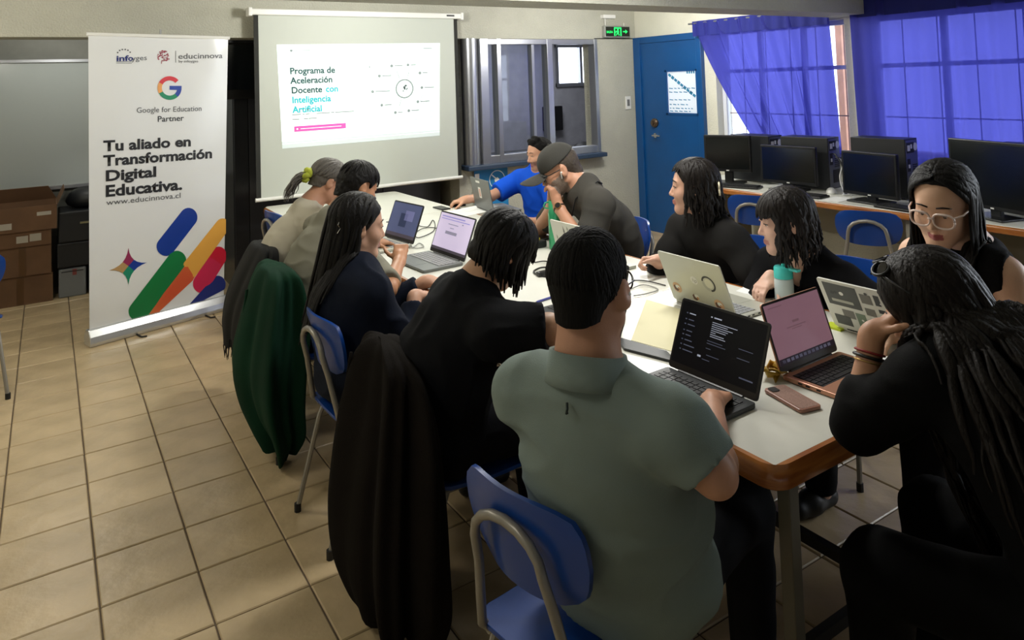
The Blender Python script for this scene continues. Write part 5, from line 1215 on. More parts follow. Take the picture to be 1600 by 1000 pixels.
# --- woman with pale glasses, sleeveless top
q = person('woman with long straight black hair, clear pink glasses and sleeveless black top', (-.95, -.25), (2.86, 1.30, .60), (2.60, 1.185, 1.055), PD(1473, 319, 2.35), (-1, -.13, 19, -4),
    dict(fem=True, b=1.06, sh=.19, hs=1.04, top='0C0B0C', top_name='tank_top', skin='DEB294', sleeve=0, vox=.0048, down=1, seed=29, bust=1.0, high=0, topoff=.010, lip='A85A58', shl=PD(1572, 432, 2.24), shr=PD(1432, 398, 2.58),
         arms=dict(L=dict(w=(2.30, .98, .80), e=PD(1612, 560, 2.16), d=(-.9, .2, -.1), n=-U), R=dict(w=(2.42, 1.42, .80), d=(-.9, -.1, -.1), n=-U, pole=-U + V3(.2, .5, 0)))))
hp = [hair_cap(q, .008, ear=False, low=-.07, plane=((0, .062, .100), (0, .74, -.67)))]
hp.append(hair_locks(q['T'], q['H'], q['s'], (74, 286), 250, (-22, 2), .56, .0115, .002, rs=30, curl=.42, body=q['G'], wfreq=1.2, top=(-.3, .72), thick=.4, r0=1.09))
hair_obj(q, hp, MH)
spectacles(q, mat('clear_pink_frame', 'E8D2C8', .15, spec=.6), .031, .024, -.001, .104, .0032, glass=mat('clear_lens', 'FFFFFF', .0, trans=1, spec=.2, alpha=.12))
# --- woman in the foreground, head on her hand
q = person('woman in black seen from behind at the near end, head resting on her hand', (-.12, 1), (1.84, .64, .57), (2.02, .845, .955), PD(1452, 478, 1.84), (-.42, .95, 34, -6),
    dict(fem=True, b=1.16, sh=.185, hs=1.04, bottom='060607', top='09090A', top_name='blouse', skin='C29070', sleeve=1.03, so=.018, seed=33, amp=.008, back=.12,
         shl=PD(1440, 600, 1.70), shr=PD(1585, 545, 1.74),
         arms=dict(L=dict(e=at(1343, 668, Z=.81), w=PD(1362, 528, 1.84), d=PD(1420, 478, 1.86) - PD(1362, 528, 1.84), n=(.5, -.5, -.4), curl=(.5, .7, .5), thumb=.3), R=dict(w=(2.38, 1.18, .80), d=(-.6, .8, -.1), n=-U, pole=-U + V3(.7, 0, 0)))))
hp = [hair_cap(q, .010, ear=False, low=-.08, plane=((0, .085, .088), (0, .86, -.5)))]
hp.append(hair_locks(q['T'], q['H'], q['s'], (58, 302), 420, (-30, 5), .80, .013, .012, rs=34, curl=.34, body=q['G'], wfreq=3.0, drift=(.06, -.35, 0), thick=.5, r0=1.10))
hair_obj(q, hp, MHd)
T, s = q['T'], q['s']; m = MB()
for g in (-1, 1): m.tube([T(.036 * g + .030 * math.cos(a), .030 + .020 * math.sin(a), .134 - .006 * math.cos(a) * g + .004 * math.sin(a)) for a in np.linspace(0, 6.28, 17)], .0045, 6); m.tube([T(.064 * g, .03, .126), T(.090 * g, .0, .075), T(.096 * g, -.035, .02)], .0035, 6)
m.tube([T(-.008, .03, .137), T(.008, .03, .137)], .004, 6); sg_ = sub(obj('sunglasses', m, M_black, q['t'], smooth=True))
for g in (-1, 1):
    m = MB(); m.prism([(.029 * math.cos(a * .4), .021 * math.sin(a * .4)) for a in range(16)], T(.036 * g, .030, .132), q['H'] @ nrm([1, 0, -.2 * g]) , q['H'] @ nrm([0, 1, -.1]), q['H'] @ V3(0, 0, .003)); obj('dark_lens', m, mat('dark_lens', '0A0A0C', .05), sg_)
bracelet(q, 'L', mat('red_thread', '8C2420', .6), .034, .035, .003); bracelet(q, 'L', mat('black_beads', '14110F', .4), .035, .047, .004); bracelet(q, 'L', mat('gold_chain', 'C9A66A', .3, .8), .034, .058, .0022)
# ================================================================ coats hung over the chairs
def drape(name, label, cat, secs, m, seed=0, folds_=7, amp=.02, extra=None):
    """a garment hung over a chair back: cross-sections (centre x, y, half width along Y, half depth along X, z)"""
    n = 96; vs = []; g = random.Random(seed); ph = [g.uniform(0, 6.28) for _ in range(4)]; S = []
    secs = np.array(secs, float); K = 64; zs = np.linspace(0, len(secs) - 1, K)
    for q in zs:
        i = min(int(q), len(secs) - 2); t = q - i; p0, p1, p2, p3 = secs[max(i - 1, 0)], secs[i], secs[i + 1], secs[min(i + 2, len(secs) - 1)]; S.append(.5 * (2 * p1 + (p2 - p0) * t + (2 * p0 - 5 * p1 + 4 * p2 - p3) * t * t + (3 * p1 - p0 - 3 * p2 + p3) * t ** 3))
    for k, (cx, cy, hw, hd, z) in enumerate(S):
        e = k / (K - 1)
        for j in range(n):
            a = 2 * math.pi * j / n; am = amp * min(1, e * 2.2)
            hw, hd = max(hw, .004), max(hd, .004); rr = 1 + (am * (math.sin(folds_ * a + ph[0] + 1.2 * e) + .5 * math.sin((folds_ * 2 + 1) * a + ph[1]) ) + .5 * amp * math.sin(3 * a + ph[2] + 4 * e)) / max(.05, (hw + hd) / 2) * (1 if hw > .03 else 0)
            y = cy + math.copysign(abs(math.cos(a)) ** .8, math.cos(a)) * hw * rr; x = cx + math.copysign(abs(math.sin(a)) ** .9, math.sin(a)) * hd * rr
            zz = z + (.04 * math.sin(2 * a + ph[3]) + .02 * math.sin(5 * a)) * max(0, e - .75) * 3
            vs.append((x, y, max(.012, zz)))
    fs = [(k * n + j, k * n + (j + 1) % n, (k + 1) * n + (j + 1) % n, (k + 1) * n + j) for k in range(K - 1) for j in range(n)]
    m_ = MB(); m_.add(vs, fs + [tuple(range(n))[::-1]])
    t = thing(name, label, cat, (secs[-1][0], secs[-1][1], secs[-1][4])); o = obj('fabric', m_, m, t, smooth=True); return t, S
def zat(x, y, X): return at(x, y, X=X)[2]
M_coat = mat('brown_coat_wool', '15110E', .92, var=.25, vscale=6, bump=.4, bscale=350, spec=.1)
M_green = mat('green_jacket_cloth', '0E3524', .85, var=.3, vscale=4, bump=.3, bscale=350, spec=.15)
M_scarf = mat('black_scarf_knit', '0B0C0E', .95, bump=.5, bscale=250)
t, S = drape('coat', 'long dark brown coat hung over the chair of the person in the black t-shirt', 'coat',
    [(.955, 2.34, .015, .015, .85), (.955, 2.30, .12, .05, .838), (.95, 2.26, .20, .075, .79), (.945, 2.24, .225, .10, .66), (.93, 2.23, .25, .115, .48), (.925, 2.25, .27, .12, .30), (.93, 2.25, .25, .12, .14), (.935, 2.22, .17, .10, .03)], M_coat, 3, 6, .034)
b = MB(); b.tube([(.86, 2.40, .80), (.835, 2.42, .62), (.82, 2.44, .40), (.82, 2.43, .2)], .006, 6); obj('seam', b, M_coat, t, smooth=True)
t, S = drape('jacket', 'dark green jacket hung over the chair of the person in the olive shirt', 'jacket',
    [(.915, 3.64, .02, .02, .845), (.918, 3.60, .17, .06, .838), (.918, 3.60, .235, .095, .77), (.905, 3.61, .27, .13, .58), (.88, 3.62, .31, .135, .40), (.88, 3.58, .27, .12, .25), (.90, 3.50, .16, .09, .12), (.90, 3.46, .05, .04, .03)], M_green, 8, 5, .030)
b = MB(); b.tube([(.80, 3.66, .74), (.775, 3.66, .55), (.765, 3.64, .35), (.79, 3.6, .2)], .007, 6); obj('seam', b, M_green, t, smooth=True)
t, S = drape('scarf', 'black fringed scarf hung over the farthest occupied chair at left', 'scarf',
    [(1.0, 4.12, .05, .02, .85), (.995, 4.13, .20, .05, .83), (.975, 4.18, .25, .08, .72), (.94, 4.26, .26, .10, .55), (.915, 4.32, .23, .09, .40), (.91, 4.34, .19, .08, .30)], M_scarf, 11, 6, .018)
k = MB(); g = random.Random(2)
for i in range(46):
    a = 2 * math.pi * i / 46; x, y = .91 + .075 * math.sin(a), 4.34 + .18 * math.cos(a); z = .31 + .02 * math.sin(2 * a); k.tube([(x, y, z), (x + g.uniform(-.01, .01), y + g.uniform(-.012, .012), z - .05), (x + g.uniform(-.015, .015), y + g.uniform(-.02, .02), z - g.uniform(.08, .12))], [.004, .0035, .002], 4)
obj('fringe', k, M_scarf, t, kind='stuff')
# ================================================================ laptops and the rest on the tables
TZ = .7608
def laptop(label, hinge, yaw, w_, d_, lidlen, ang, body, lidback, screen, lines=None, key='black_plastic', trim=None, bezel=None, kbd=True, pad=True):
    """hinge = middle of the hinge line; the user sits on local +X; ang = opening angle from the keyboard"""
    t = thing('laptop', label, 'laptop', (hinge[0], hinge[1], TZ), yaw, 'open laptops on the meeting tables')
    def put(name, m, mm, par=None, **k): o = obj(name, m, mm, None, **k); o.parent = par or t; return o
    m = MB(); m.prism(rrect(0.004, -w_ / 2, d_, w_ / 2, .010, 3), (0, 0, .002), (1, 0, 0), (0, 1, 0), (0, 0, .013)); base = put('base', m, body, bevel=.002)
    m = MB()
    for x in (.02, d_ - .02):
        for y in (-w_ * .42, w_ * .42): m.bb((x - .008, y - .008, 0), (x + .008, y + .008, .003))
    put('rubber_feet', m, M_blackm, base)
    m = MB(); m.bb((.028, -w_ * .44, .0145), (d_ * .60, w_ * .44, .0155)); put('keyboard_well', m, mat('keyboard_well', '202124', .5) if key == 'black_plastic' else MATS[key], base)
    m = MB(); r_, c_ = 5, 13; kx, ky = (d_ * .60 - .034) / r_, w_ * .87 / c_
    for i in range(r_):
        for j in range(c_):
            if i == 4 and 4 <= j <= 8:
                if j == 4: m.bb((.031 + i * kx, -w_ * .435 + 4 * ky, .0155), (.031 + (i + .82) * kx, -w_ * .435 + 8.85 * ky, .0175))
                continue
            m.bb((.031 + i * kx, -w_ * .435 + j * ky, .0155), (.031 + (i + .82) * kx, -w_ * .435 + (j + .84) * ky, .0175))
    put('keys', m, mat('key_black', '0D0D0E', .5) if key == 'black_plastic' else mat('key_grey', '8F9091', .5), base, kind='stuff')
    if pad: m = MB(); m.bb((d_ * .65, -w_ * .16, .0148), (d_ * .95, w_ * .16, .0155)); put('touchpad', m, trim or body, base)
    for x in (.06, .085, .12): m = MB(); m.bb((x, -w_ / 2 - .0006, .006), (x + .014, -w_ / 2 + .002, .011)); put('port', m, M_blackm, base)
    m = MB(); m.tube([(.004, -w_ * .36, .013), (.004, w_ * .36, .013)], .0065, 8); put('hinge', m, mat('hinge_dark', '1A1B1D', .4), base)
    a = math.pi - ang; u = np.array([-math.cos(math.pi - ang) * 1, 0, math.sin(ang)]); u = np.array([math.cos(ang), 0, math.sin(ang)]); nf = np.array([math.sin(ang), 0, -math.cos(ang)])     # nf: towards the user
    o_ = np.array([.002, 0, .016])
    m = MB(); m.prism(rrect(.0, -w_ / 2, lidlen, w_ / 2, .010, 3), o_ - nf * .006, u, (0, 1, 0), nf * .006); lid = put('lid', m, lidback, bevel=.0015)
    m = MB(); m.prism(rrect(.001, -w_ / 2 + .001, lidlen - .001, w_ / 2 - .001, .009, 3), o_ - nf * .0005, u, (0, 1, 0), nf * .0012); put('bezel', m, bezel or M_black, lid)
    L = lambda a_, b_, c_=.0012: o_ + u * a_ + np.array([0, b_, 0]) + nf * c_
    B = .008; H0 = .020
    m = MB(); m.face([L(H0, -w_ / 2 + B), L(H0, w_ / 2 - B), L(lidlen - B, w_ / 2 - B), L(lidlen - B, -w_ / 2 + B)]); put('display', m, screen, lid)
    if lines:
        by = {}
        for (u0, v0, u1, v1, mm) in lines:      # u from the user's left (0..1), v from the top
            k = by.setdefault(mm.name, (MB(), mm)); y0 = -(w_ / 2 - B) + (w_ - 2 * B) * u0; y1 = -(w_ / 2 - B) + (w_ - 2 * B) * u1
            Y = lambda q: (w_ / 2 - B) - (w_ - 2 * B) * (1 - q)
            a1 = lidlen - B - (lidlen - B - H0) * v0; a0 = lidlen - B - (lidlen - B - H0) * v1
            k[0].face([L(a0, -(w_ / 2 - B) + (w_ - 2 * B) * u0, .0018), L(a0, -(w_ / 2 - B) + (w_ - 2 * B) * u1, .0018), L(a1, -(w_ / 2 - B) + (w_ - 2 * B) * u1, .0018), L(a1, -(w_ / 2 - B) + (w_ - 2 * B) * u0, .0018)])
        for nm, (k, mm) in by.items(): put('screen_contents', k, mm, lid, kind='stuff')
    W = WORLD[t.name]
    return dict(t=t, put=put, L=L, lid=lid, w=w_, l=lidlen, u=u, nf=nf, o=o_)
def back(lp, x, y, poly, mm, name='sticker', c=-.0065):
    """a flat sticker on the outside of the lid, x across and y up from the hinge (metres)"""
    k = MB(); k.face([lp['L'](y + q, x + p, c) for p, q in poly]); return lp['put'](name, k, mm, lp['lid'])
disc = lambda r, n=18: [(r * math.cos(6.2832 * k / n), r * math.sin(6.2832 * k / n)) for k in range(n)]
def ringp(lp, x, y, r0, r1, a0, a1, mm, name='sticker', c=-.0065, n=20):
    k = MB()
    for i in range(n):
        g0, g1 = a0 + (a1 - a0) * i / n, a0 + (a1 - a0) * (i + 1) / n
        k.face([lp['L'](y + r * math.sin(g), x + r * math.cos(g), c) for r, g in ((r1, g0), (r1, g1), (r0, g1), (r0, g0))])
    return lp['put'](name, k, mm, lp['lid'])
M_sil = mat('silver_laptop_shell', 'B9B9AC', .38, .35); M_grys = mat('grey_laptop_shell', '6E716F', .4, .3); M_rose = mat('rose_gold_shell', 'C99478', .35, .45); M_drk = mat('dark_laptop_shell', '26282A', .45, .2); M_whi = mat('white_laptop_shell', 'CFCFC4', .4)
def scr(n, c, e): return mat(n, c, .38, emit=e, spec=.2)
tx1 = scr('text_pale', 'AAB0C4', .45); tx2 = scr('text_dim', '5C6278', .3); pk2 = scr('text_mauve', '8A6774', .3); g = random.Random(4)
# dark laptop of the man in the green polo: chat page in dark mode. local +X must face him (-X world)
ln = []
for i, v in enumerate((.17, .27, .35, .45, .52, .60, .68, .76)): ln.append((.07, v, .09, v + .018, tx2)); ln.append((.11, v, .11 + g.uniform(.06, .14), v + .016, tx1 if i == 0 else tx2))
for i in range(8): v = .20 + .032 * i; ln.append((.40, v, .40 + (g.uniform(.14, .34) if i not in (5,) else .06), v + .010, tx1))
ln += [(.37, .12, .39, .14, tx1), (.41, .12, .50, .14, tx1), (.38, .50, .56, .51, tx2), (.38, .54, .60, .55, tx2), (.38, .62, .44, .63, tx2), (.40, .72, .55, .73, tx2), (.74, .46, .90, .47, tx2), (.74, .60, .88, .61, tx2), (.80, .86, .95, .88, tx2), (.30, .76, .34, .79, tx1), (.36, .80, .45, .81, tx2)]
h0, h1 = at(1190, 632, Z=.775), at(1040, 570, Z=.775); hm = (h0 + h1) / 2; dv = h1 - h0; yw = math.atan2(dv[1], dv[0]) + R90
lp5 = laptop('dark open laptop with a dark chat page, typed on by the man in green', (hm[0], hm[1]), yw, .335, .225, .215, math.radians(112), M_drk, M_drk, scr('display_dark', '07080E', .25), ln, key='black_plastic')
# rose gold laptop of the woman in the foreground: faces -Y
pkl = [(.40, .36, .52, .40, pk2), (.28, .45, .62, .47, pk2), (.36, .49, .54, .505, pk2), (.06, .06, .3, .075, pk2), (0, .90, 1, 1, scr('dock_dark', '2A2230', .3))] + [(.05 + .075 * i, .925, .10 + .075 * i, .975, scr('dock_icon', '8A8CA8', .3)) for i in range(12)]
h0, h1 = at(1222, 585, Z=.775), at(1306, 549, Z=.775); hm = (h0 + h1) / 2
lp11 = laptop('rose gold laptop with a plain mauve page, beside the pink phone', (hm[0], hm[1]), -R90 + .03, .305, .215, .205, math.radians(108), M_rose, M_rose, scr('display_mauve', '8E6A78', .5), pkl, trim=mat('rose_pad', 'CB9A80', .3, .3))
# silver laptop of the woman with the fringe: its back towards the camera, stickers on it
lp9 = laptop('silver laptop with round dog stickers and a dark ring sticker on its lid', (2.185, 2.045), 0, .325, .225, .225, math.radians(112), M_sil, M_sil, scr('display_bright', 'C8D0DC', .9), key='silver_laptop_shell')
tan = mat('sticker_tan', 'C08A58', .5); brn = mat('sticker_brown', '5A3A26', .5); wht = mat('sticker_white', 'DDDDD6', .4); blk = mat('sticker_black', '1E1E1E', .45)
back(lp9, .0, .125, disc(.018), wht, 'maker_badge'); 
Wt = lambda a_, b_, c_: None
def lidtext(lp, body, x, y, h, mm, flip=1):
    cu = bpy.data.curves.new('t', 'FONT'); cu.body = body; cu.size = h; cu.align_x = 'CENTER'; cu.shear = .3; o = bpy.data.objects.new('t', cu); COL.objects.link(o); me = bpy.data.meshes.new_from_object(o.evaluated_get(bpy.context.evaluated_depsgraph_get())); bpy.data.objects.remove(o); me.name = 'badge_lettering'
    for v in me.vertices: v.co = Vector(lp['L'](y + v.co.y, x - v.co.x * flip, -.0072))
    oo = finish('badge_lettering', me, mm, None); oo.parent = lp['lid']; oo.matrix_parent_inverse = Matrix(); return oo
lidtext(lp9, 'hp', 0, .117, .026, mat('badge_grey', '9C9C92', .3))
ringp(lp9, -.075, .128, .026, .034, .2, 4.6, blk); ringp(lp9, -.075, .128, .020, .034, 4.7, 6.4, mat('sticker_grey', 'A9A99C', .5)); back(lp9, -.075, .128, disc(.020), mat('sticker_cream', 'CFCDB8', .5), c=-.0064)
for x, y in ((.115, .065), (.02, .045), (-.095, .040)):
    if x != .02: back(lp9, x, y, disc(.024), mat('sticker_peach', 'C9A27A', .5))
    back(lp9, x - .004, y + .004, [(.0115 * math.cos(a), .009 * math.sin(a)) for a in np.arange(0, 6.2, .6)], wht, 'sticker_print', -.0070)
    back(lp9, x + .004, y - .004, [(-.012, -.006), (.0, -.014), (.013, -.008), (.015, .008), (.006, .016), (.002, .004), (-.008, .006)], brn, 'sticker_print', -.0068)
    back(lp9, x - .008, y - .006, [(-.006, .0), (.002, -.006), (.006, .006), (-.002, .010)], tan, 'sticker_print', -.0072)
# laptop of the woman with the glasses: many stickers
lp10 = laptop('white laptop with a lid covered in black and white stickers', (2.405, 1.455), .02, .33, .22, .215, math.radians(118), M_whi, M_whi, scr('display_bright', 'C8D0DC', .9), key='silver_laptop_shell')
rc = lambda a, b: [(-a, -b), (a, -b), (a, b), (-a, b)]
dk = mat('sticker_charcoal', '3E403C', .5); gn = mat('sticker_green', '6E7F6A', .5); mdl = mat('sticker_mid', '6C6A62', .5)
for x, y, a, b, mm in ((.085, .155, .062, .048, dk), (.115, .04, .030, .022, dk), (.085, .075, .022, .018, mdl), (.04, .06, .018, .030, gn), (-.005, .165, .020, .020, mdl), (-.045, .17, .010, .022, blk), (-.05, .125, .012, .008, blk), (-.005, .11, .018, .016, mdl), (-.10, .17, .02, .012, mdl), (-.10, .09, .022, .028, dk), (.0, .045, .014, .012, blk), (-.055, .055, .016, .018, mdl)): back(lp10, x, y, rc(a, b), mm)
for k_ in range(14): back(lp10, g.uniform(-.14, .14), g.uniform(.03, .19), disc(g.uniform(.003, .009), 8), g.choice((wht, blk, dk)), 'sticker_print', -.0070)
back(lp10, .085, .165, disc(.008), wht, 'sticker_print', -.0072); back(lp10, .09, .13, rc(.04, .006), mat('sticker_grey', 'A9A99C', .5), 'sticker_print', -.0072)
# laptop of the woman with the hair clip
lp8 = laptop('white laptop with faint leaf prints on the lid, before the man in the cap', (2.20, 2.86), .0, .33, .225, .22, math.radians(104), M_sil, M_whi, scr('display_bright', 'C8D0DC', .9), key='black_plastic')
for k_ in range(9):
    x, y = g.uniform(-.13, .14), g.uniform(.10, .20); back(lp8, x, y, [(0, -.016), (.006, 0), (.002, .018), (-.006, .004)], mat('leaf_print', '8F9384', .5), 'leaf_print')
back(lp8, .06, .17, [(0, -.03), (.006, .0), (.003, .032), (-.007, .004)], mdl, 'leaf_print')
# laptops on the left side, screens towards the camera side (-X)
lil = [(.06, .07, .75, .10, scr('text_violet', '8B84C0', .6)), (.06, .14, .9, .16, scr('text_violet', '8B84C0', .6)), (.30, .26, .6, .28, scr('text_grey', '8E8AA0', .5)), (.38, .36, .5, .38, scr('text_grey', '8E8AA0', .5)), (.28, .46, .62, .54, scr('text_grey', '8E8AA0', .5)), (.7, .2, .74, .23, scr('text_grey', '8E8AA0', .5)), (0, .93, 1, 1, scr('taskbar', '4A4450', .4))]
lp3 = laptop('grey laptop showing a lilac document, before the woman with very long hair', (1.785, 3.48), math.pi + .05, .36, .235, .225, math.radians(112), M_grys, M_grys, scr('display_lilac', 'BDB2CC', .75), lil, key='grey_laptop_shell', bezel=M_blackm)
blu = [(.35, .3, .6, .7, scr('wallpaper_dark', '2C3654', .5)), (.5, .2, .8, .5, scr('wallpaper_light', '6A6E9A', .5)), (0, .90, 1, 1, scr('taskbar', '4A4450', .4))]
lp2 = laptop('silver laptop with a dark blue landscape on its screen, far end of the left side', (1.745, 4.02), math.pi + .12, .33, .22, .225, math.radians(112), M_sil, M_drk, scr('display_blue', '4A5274', .55), blu, key='silver_laptop_shell')
lp4 = laptop('dark laptop mostly hidden behind the person in the black t-shirt', (1.83, 2.30), math.pi + .03, .32, .22, .2, math.radians(105), M_drk, M_drk, scr('display_dim', '3A3A44', .3))
# laptop of the man in blue
h0, h1 = at(742, 330, Z=.765), at(792, 334, Z=.765); hm = (h0 + h1) / 2
lp6 = laptop('grey laptop with a pale sticker on its lid, before the man in blue', (2.66, 4.56), -.12, .33, .22, .225, math.radians(100), M_grys, M_grys, scr('display_bright', 'C8D0DC', .9), key='grey_laptop_shell')
back(lp6, .02, .12, rc(.022, .04), wht); back(lp6, .02, .12, rc(.012, .028), mat('sticker_pink', 'C99C8C', .5), 'sticker_print', -.0070); back(lp6, .03, .20, rc(.035, .008), wht)
# ---- bottles
def lathe_thing(name, label, cat, x, y, parts, z=TZ, group=None):
    t = thing(name, label, cat, (x, y, z), 0, group)
    for nm, prof, mm in parts: k = MB(); k.lathe(prof, 24); o = obj(nm, k, mm, None, smooth='auto'); o.parent = t
    return t
b = at(872, 392, Z=TZ)
M_gb = mat('green_bottle_steel', '2E9A68', .28, .25, coat=.3)
t = lathe_thing('water_bottle', 'green metal water bottle with a loop lid standing on the table', 'bottle', 2.36, 3.28, [('body', [(.001, 0), (.034, 0), (.036, .006), (.036, .20), (.033, .215), (.031, .22)], M_gb), ('lid', [(.03, .218), (.034, .22), (.034, .262), (.030, .268), (.001, .268)], mat('green_lid', '35A873', .4))])
k = MB(); k.tube([(-.034, .01, .225), (-.05, .018, .228), (-.058, .02, .243), (-.05, .018, .257), (-.034, .01, .26)], .004, 6); o = obj('carry_loop', k, MATS['green_lid'], None, smooth=True); o.parent = t
b = at(1238, 468, Z=TZ)
t = lathe_thing('drinking_bottle', 'clear drinking bottle with a teal flip lid before the woman with the fringe', 'bottle', 2.53, 1.93, [('body', [(.001, 0), (.036, 0), (.038, .006), (.038, .085), (.036, .095), (.03, .098)], mat('clear_plastic', 'DDEBE8', .15, trans=.35)), ('lid', [(.032, .095), (.0375, .097), (.0375, .135), (.034, .142), (.001, .142)], mat('teal_lid', '3FBFB4', .4))])
k = MB(); k.bb((-.012, -.075, .132), (.012, .0, .142)); k.tube([(0, .0, .14), (0, .0, .152)], .008, 8); o = obj('spout', k, MATS['teal_lid'], None, bevel=.002); o.parent = t
# ---- phones, notebooks, papers
def flat(name, label, cat, pts, th, mm, z=TZ, r=None, group=None, bevel=0):
    P = [np.array(p) for p in pts]; c = sum(P) / len(P); t = thing(name, label, cat, (c[0], c[1], z)); return t, c
c0, c1, c3 = at(1192, 608, Z=.77), at(1240, 636, Z=.77), at(1264, 626, Z=.77)
uy = nrm((c1 - c0)); ux = nrm(np.cross(uy, U)); L_ = .155; W_ = .076
t = thing('mobile_phone', 'pink glitter mobile phone lying face down beside the rose gold laptop', 'phone', c0 * [1, 1, 0] + [0, 0, TZ])
k = MB(); o0 = c0 * [1, 1, 0] + [0, 0, TZ + .001]; k.prism(rrect(0, 0, W_, L_, .012, 4), o0, ux * -1 if (ux @ (c3 - c1)) < 0 else ux, uy, (0, 0, .0105)); ph = sub(obj('phone_case', k, mat('pink_case', 'A87866', .35, var=.15, vscale=200), t, bevel=.003))
ux_ = ux * -1 if (ux @ (c3 - c1)) < 0 else ux
k = MB(); k.prism(rrect(.006, .006, W_ - .006, L_ - .006, .010, 4), o0 + [0, 0, .0105], ux_, uy, (0, 0, .0006)); obj('glitter_back', k, mat('glitter_back', 'B08F80', .3, var=.5, vscale=500), ph)
k = MB(); k.prism(rrect(.008, .008, .034, .036, .006, 3), o0 + [0, 0, .011], ux_, uy, (0, 0, .002)); obj('camera_bump', k, M_black, ph)
# yellow lanyard with keys
p = at(1212, 588, Z=TZ); t = thing('key_bunch', 'bunch of keys with a crumpled yellow ribbon beside the rose gold laptop', 'keys', (p[0], p[1], TZ))
k = MB(); g2 = random.Random(3); pts = [(p[0] + .035 * math.cos(a * 1.3) + g2.uniform(-.02, .02), p[1] + .03 * math.sin(a * 1.7), TZ + .008 + .022 * abs(math.sin(a * 1.1))) for a in np.linspace(0, 9, 26)]; k.tube(pts, .012, 6, .25); obj('ribbon', k, mat('yellow_ribbon', 'B58E1A', .6, var=.25), t, smooth=True)
k = MB(); k.tube([(p[0] + .04 + .014 * math.cos(a), p[1] - .03 + .014 * math.sin(a), TZ + .004) for a in np.linspace(0, 6.28, 17)], .0018, 6); obj('key_ring', k, M_chrome, t)
for a in (.3, 1.2): k = MB(); k.box((p[0] + .04 + .03 * math.cos(-a), p[1] - .03 + .03 * math.sin(-a), TZ + .003), (.05, .012, .003), Matrix.Rotation(-a, 3, 'Z')); obj('key', k, M_alu, t)
def sheet(label, corners, mm, name='paper_sheet', cat='paper', z=TZ, th=.0012, group=None):
    k = MB(); n = len(corners); P = [(*at(x, y, Z=z)[:2],) for x, y in corners]; k.prism(P, (0, 0, z), (1, 0, 0), (0, 1, 0), (0, 0, th)); return tag(obj(name, k, mm), label, cat, group)
M_cream = mat('cream_paper', 'D9D3AE', .7); M_pap = mat('white_paper', 'ECEDEA', .8)
sheet('large cream paper sheet on the table beside the dark laptop', [(986, 532), (1060, 552), (1092, 492), (1010, 468)], M_cream)
t = thing('tablet', 'dark tablet edge lying under the cream sheet beside the man in green', 'tablet', (*at(1010, 545, Z=TZ)[:2], TZ)); k = MB(); P = [tuple(at(x, y, Z=TZ)[:2]) for x, y in ((960, 528), (1042, 552), (1060, 570), (975, 548))]; k.prism(P, (0, 0, TZ), (1, 0, 0), (0, 1, 0), (0, 0, .009)); obj('tablet_body', k, M_drk, t, bevel=.002)
for i, cs in enumerate(([(690, 332), (745, 322), (765, 330), (705, 343)], [(720, 326), (752, 320), (760, 324), (730, 331)])):
    sheet(('loose white papers on the table before the man in blue', 'small white paper on the table beside the laptop of the man in blue')[i], cs, M_pap, z=TZ + .0014 * i)
sheet('white paper under the silver laptop of the woman with the fringe', [(1150, 455), (1178, 440), (1215, 452), (1190, 466)], M_pap)
p = at(1306, 512, Z=TZ); k = MB(); k.box((p[0], p[1], TZ + .004), (.05, .07, .008)); tag(obj('sticky_notes', k, mat('lime_notes', 'B9C82A', .7)), 'lime green sticky note pad beside the white laptop with stickers', 'note pad')
# spiral notebook beside the woman in the foreground
n0, n1 = at(1385, 575, Z=TZ), at(1402, 598, Z=TZ)
t = thing('spiral_notebook', 'open spiral notebook behind the forearm of the foreground woman', 'notebook', (2.19, 1.30, TZ))
k = MB(); k.box((2.20, 1.30, TZ + .006), (.15, .21, .012), Matrix.Rotation(.15, 3, 'Z')); obj('pages', k, M_pap, t)
k = MB()
for i in range(16): y = -.095 + i * .0127; k.tube([Matrix.Rotation(.15, 3, 'Z') @ Vector((-.076 + .007 * math.cos(a), y, .006 + .008 * math.sin(a))) + Vector((2.20, 1.30, TZ)) for a in np.linspace(0, 6.28, 9)], .0012, 4)
obj('spiral_wire', k, mat('copper_wire', 'A07048', .3, .8), t, kind='stuff')
k = MB()
for i in range(9): 
    for j in range(3): k.box((2.20 + (-.05 + j * .035) , 1.30 - .08 + i * .018, TZ + .0123), (.022, .003, .0006), Matrix.Rotation(.15, 3, 'Z'))
obj('handwriting', k, mat('pen_ink', '8E9296', .7), t, kind='stuff')
# dark tray with yellow cloth beside the green bottle, tablet behind it
p = at(850, 382, Z=TZ); t = thing('pencil_case', 'dark pencil case with yellow contents beside the green bottle', 'case', (p[0], p[1], TZ))
k = MB(); k.box((2.30, 3.42, TZ + .02), (.10, .15, .04)); obj('pouch', k, M_blackm, t, bevel=.01)
k = MB(); k.ell((2.30, 3.42, TZ + .042), (.04, .06, .018), 10); obj('yellow_lining', k, mat('yellow_lining', 'C9B62E', .7, var=.2), t, smooth=True)
t = thing('tablet', 'dark tablet lying on the table under the elbows of the man in the cap', 'tablet', (2.42, 3.62, TZ)); k = MB(); k.box((2.42, 3.62, TZ + .005), (.17, .25, .009)); obj('tablet_body', k, M_drk, t, bevel=.002)
k = MB(); k.box((2.42, 3.62, TZ + .0097), (.155, .235, .0006)); obj('tablet_glass', k, M_scroff, t)
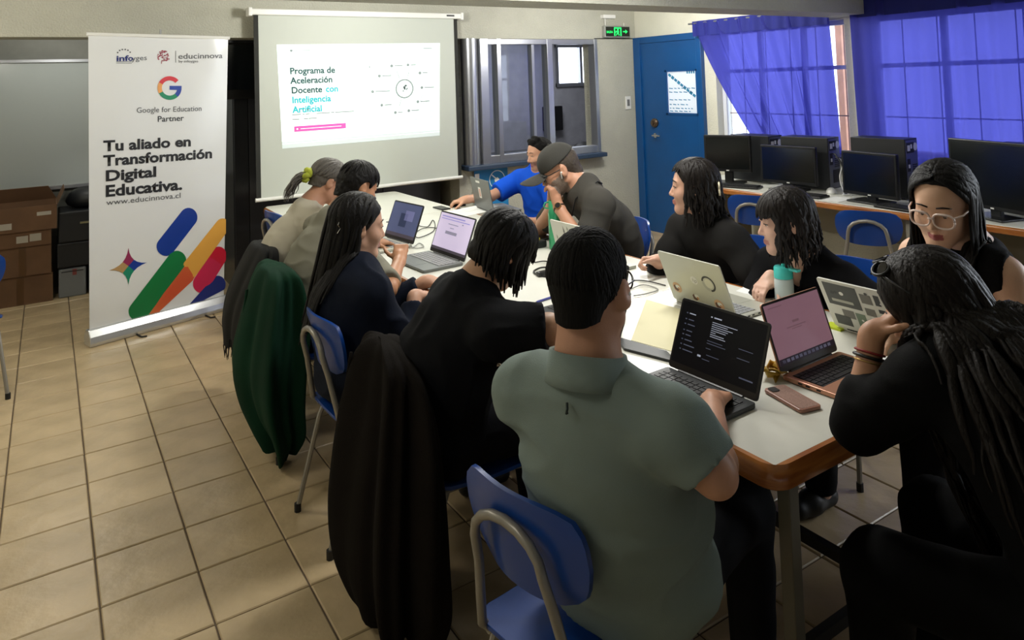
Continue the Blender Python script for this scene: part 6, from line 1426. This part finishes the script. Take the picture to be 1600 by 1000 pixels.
# black phone and mouse under the hand of the man in blue
p = at(716, 322, Z=TZ); mouse('black computer mouse under the right hand of the man in blue', p[0], p[1], 2.6, M_black, TZ, 1.1)
p = at(690, 326, Z=TZ); t = thing('mobile_phone', 'black phone on the table edge beside the hand of the man in blue', 'phone', (p[0], p[1], TZ)); k = MB(); k.box((p[0], p[1], TZ + .005), (.075, .15, .009)); obj('phone_body', k, M_black, t, bevel=.003); k = MB(); k.box((p[0], p[1], TZ + .0098), (.066, .14, .0006)); obj('phone_glass', k, M_scroff, t)
p = at(615, 395, Z=TZ); 
# pens
def pen(label, a, b, mm):
    A, B = at(*a, Z=TZ + .005), at(*b, Z=TZ + .005); t = thing('pen', label, 'pen', (A[0], A[1], TZ)); k = MB(); k.tube([A, A * .85 + B * .15, B], [.0045, .005, .005], 8); obj('barrel', k, mm, t, smooth='auto'); k = MB(); k.tube([A, A - (B - A) * .08], [.004, .001], 8); obj('tip', k, M_chrome, t)
pen('blue pen on the table left of the head of the man in green', (838, 472), (866, 463), mat('pen_blue', '3A3F8E', .35)); pen('grey pen lying on the table beside the blue landscape laptop', (604, 347), (613, 345), mat('pen_grey', '8A8A88', .4))
# cables
zt = TZ + .004
C_ = lambda *pp: [(*at(x, y, Z=zt)[:2], zt + .003 * (i % 2)) for i, (x, y) in enumerate(pp)]
cable('thin dark earphone cable looped on the table beside the blue landscape laptop', C_((652, 352), (668, 355), (676, 344), (680, 352), (676, 362), (655, 372), (648, 366), (660, 358), (680, 356), (694, 364)), .0028, M_cord)
cable('pale tangled cable on the table before the blue landscape laptop', C_((646, 372), (642, 384), (650, 388), (662, 386), (655, 380), (644, 388), (636, 384), (626, 380), (620, 388)), .0026, mat('grey_cord', '8E8E8A', .5))
cable('black power cable lying on the table between the heads in front', C_((836, 410), (850, 409), (868, 410)), .0035, M_cord)
cable('black looped power cable with its plug beside the head of the man in green', C_((866, 418), (846, 419), (834, 424), (840, 430), (852, 432), (868, 434)), .0045, M_cord)
p = at(848, 431, Z=TZ); k = MB(); k.box((p[0], p[1], TZ + .012), (.06, .035, .022)); tag(obj('power_plug', k, M_black, bevel=.006), 'black power plug lying on the table behind the man in green', 'plug')
cable('black charging cable looped under the white leaf print laptop', C_((990, 438), (1010, 440), (1040, 446)), .003, M_cord)
cable('thin grey cable looped in front of the silver sticker laptop', C_((985, 452), (1005, 446), (1028, 452), (1010, 460), (990, 462)), .0025, mat('grey_cord', '8E8E8A', .5))
# dark bag on the floor beside the man in green
k = MB(); k.ell((1.62, .98, .10), (.16, .14, .12), 18); k.v = [(v[0] + .012 * math.sin(v[1] * 50), v[1], max(.006, v[2])) for v in k.v]
tag(obj('backpack', k, mat('black_backpack', '0C0E12', .6, bump=.3), smooth=True), 'black backpack on the floor under the near corner of the table', 'bag')
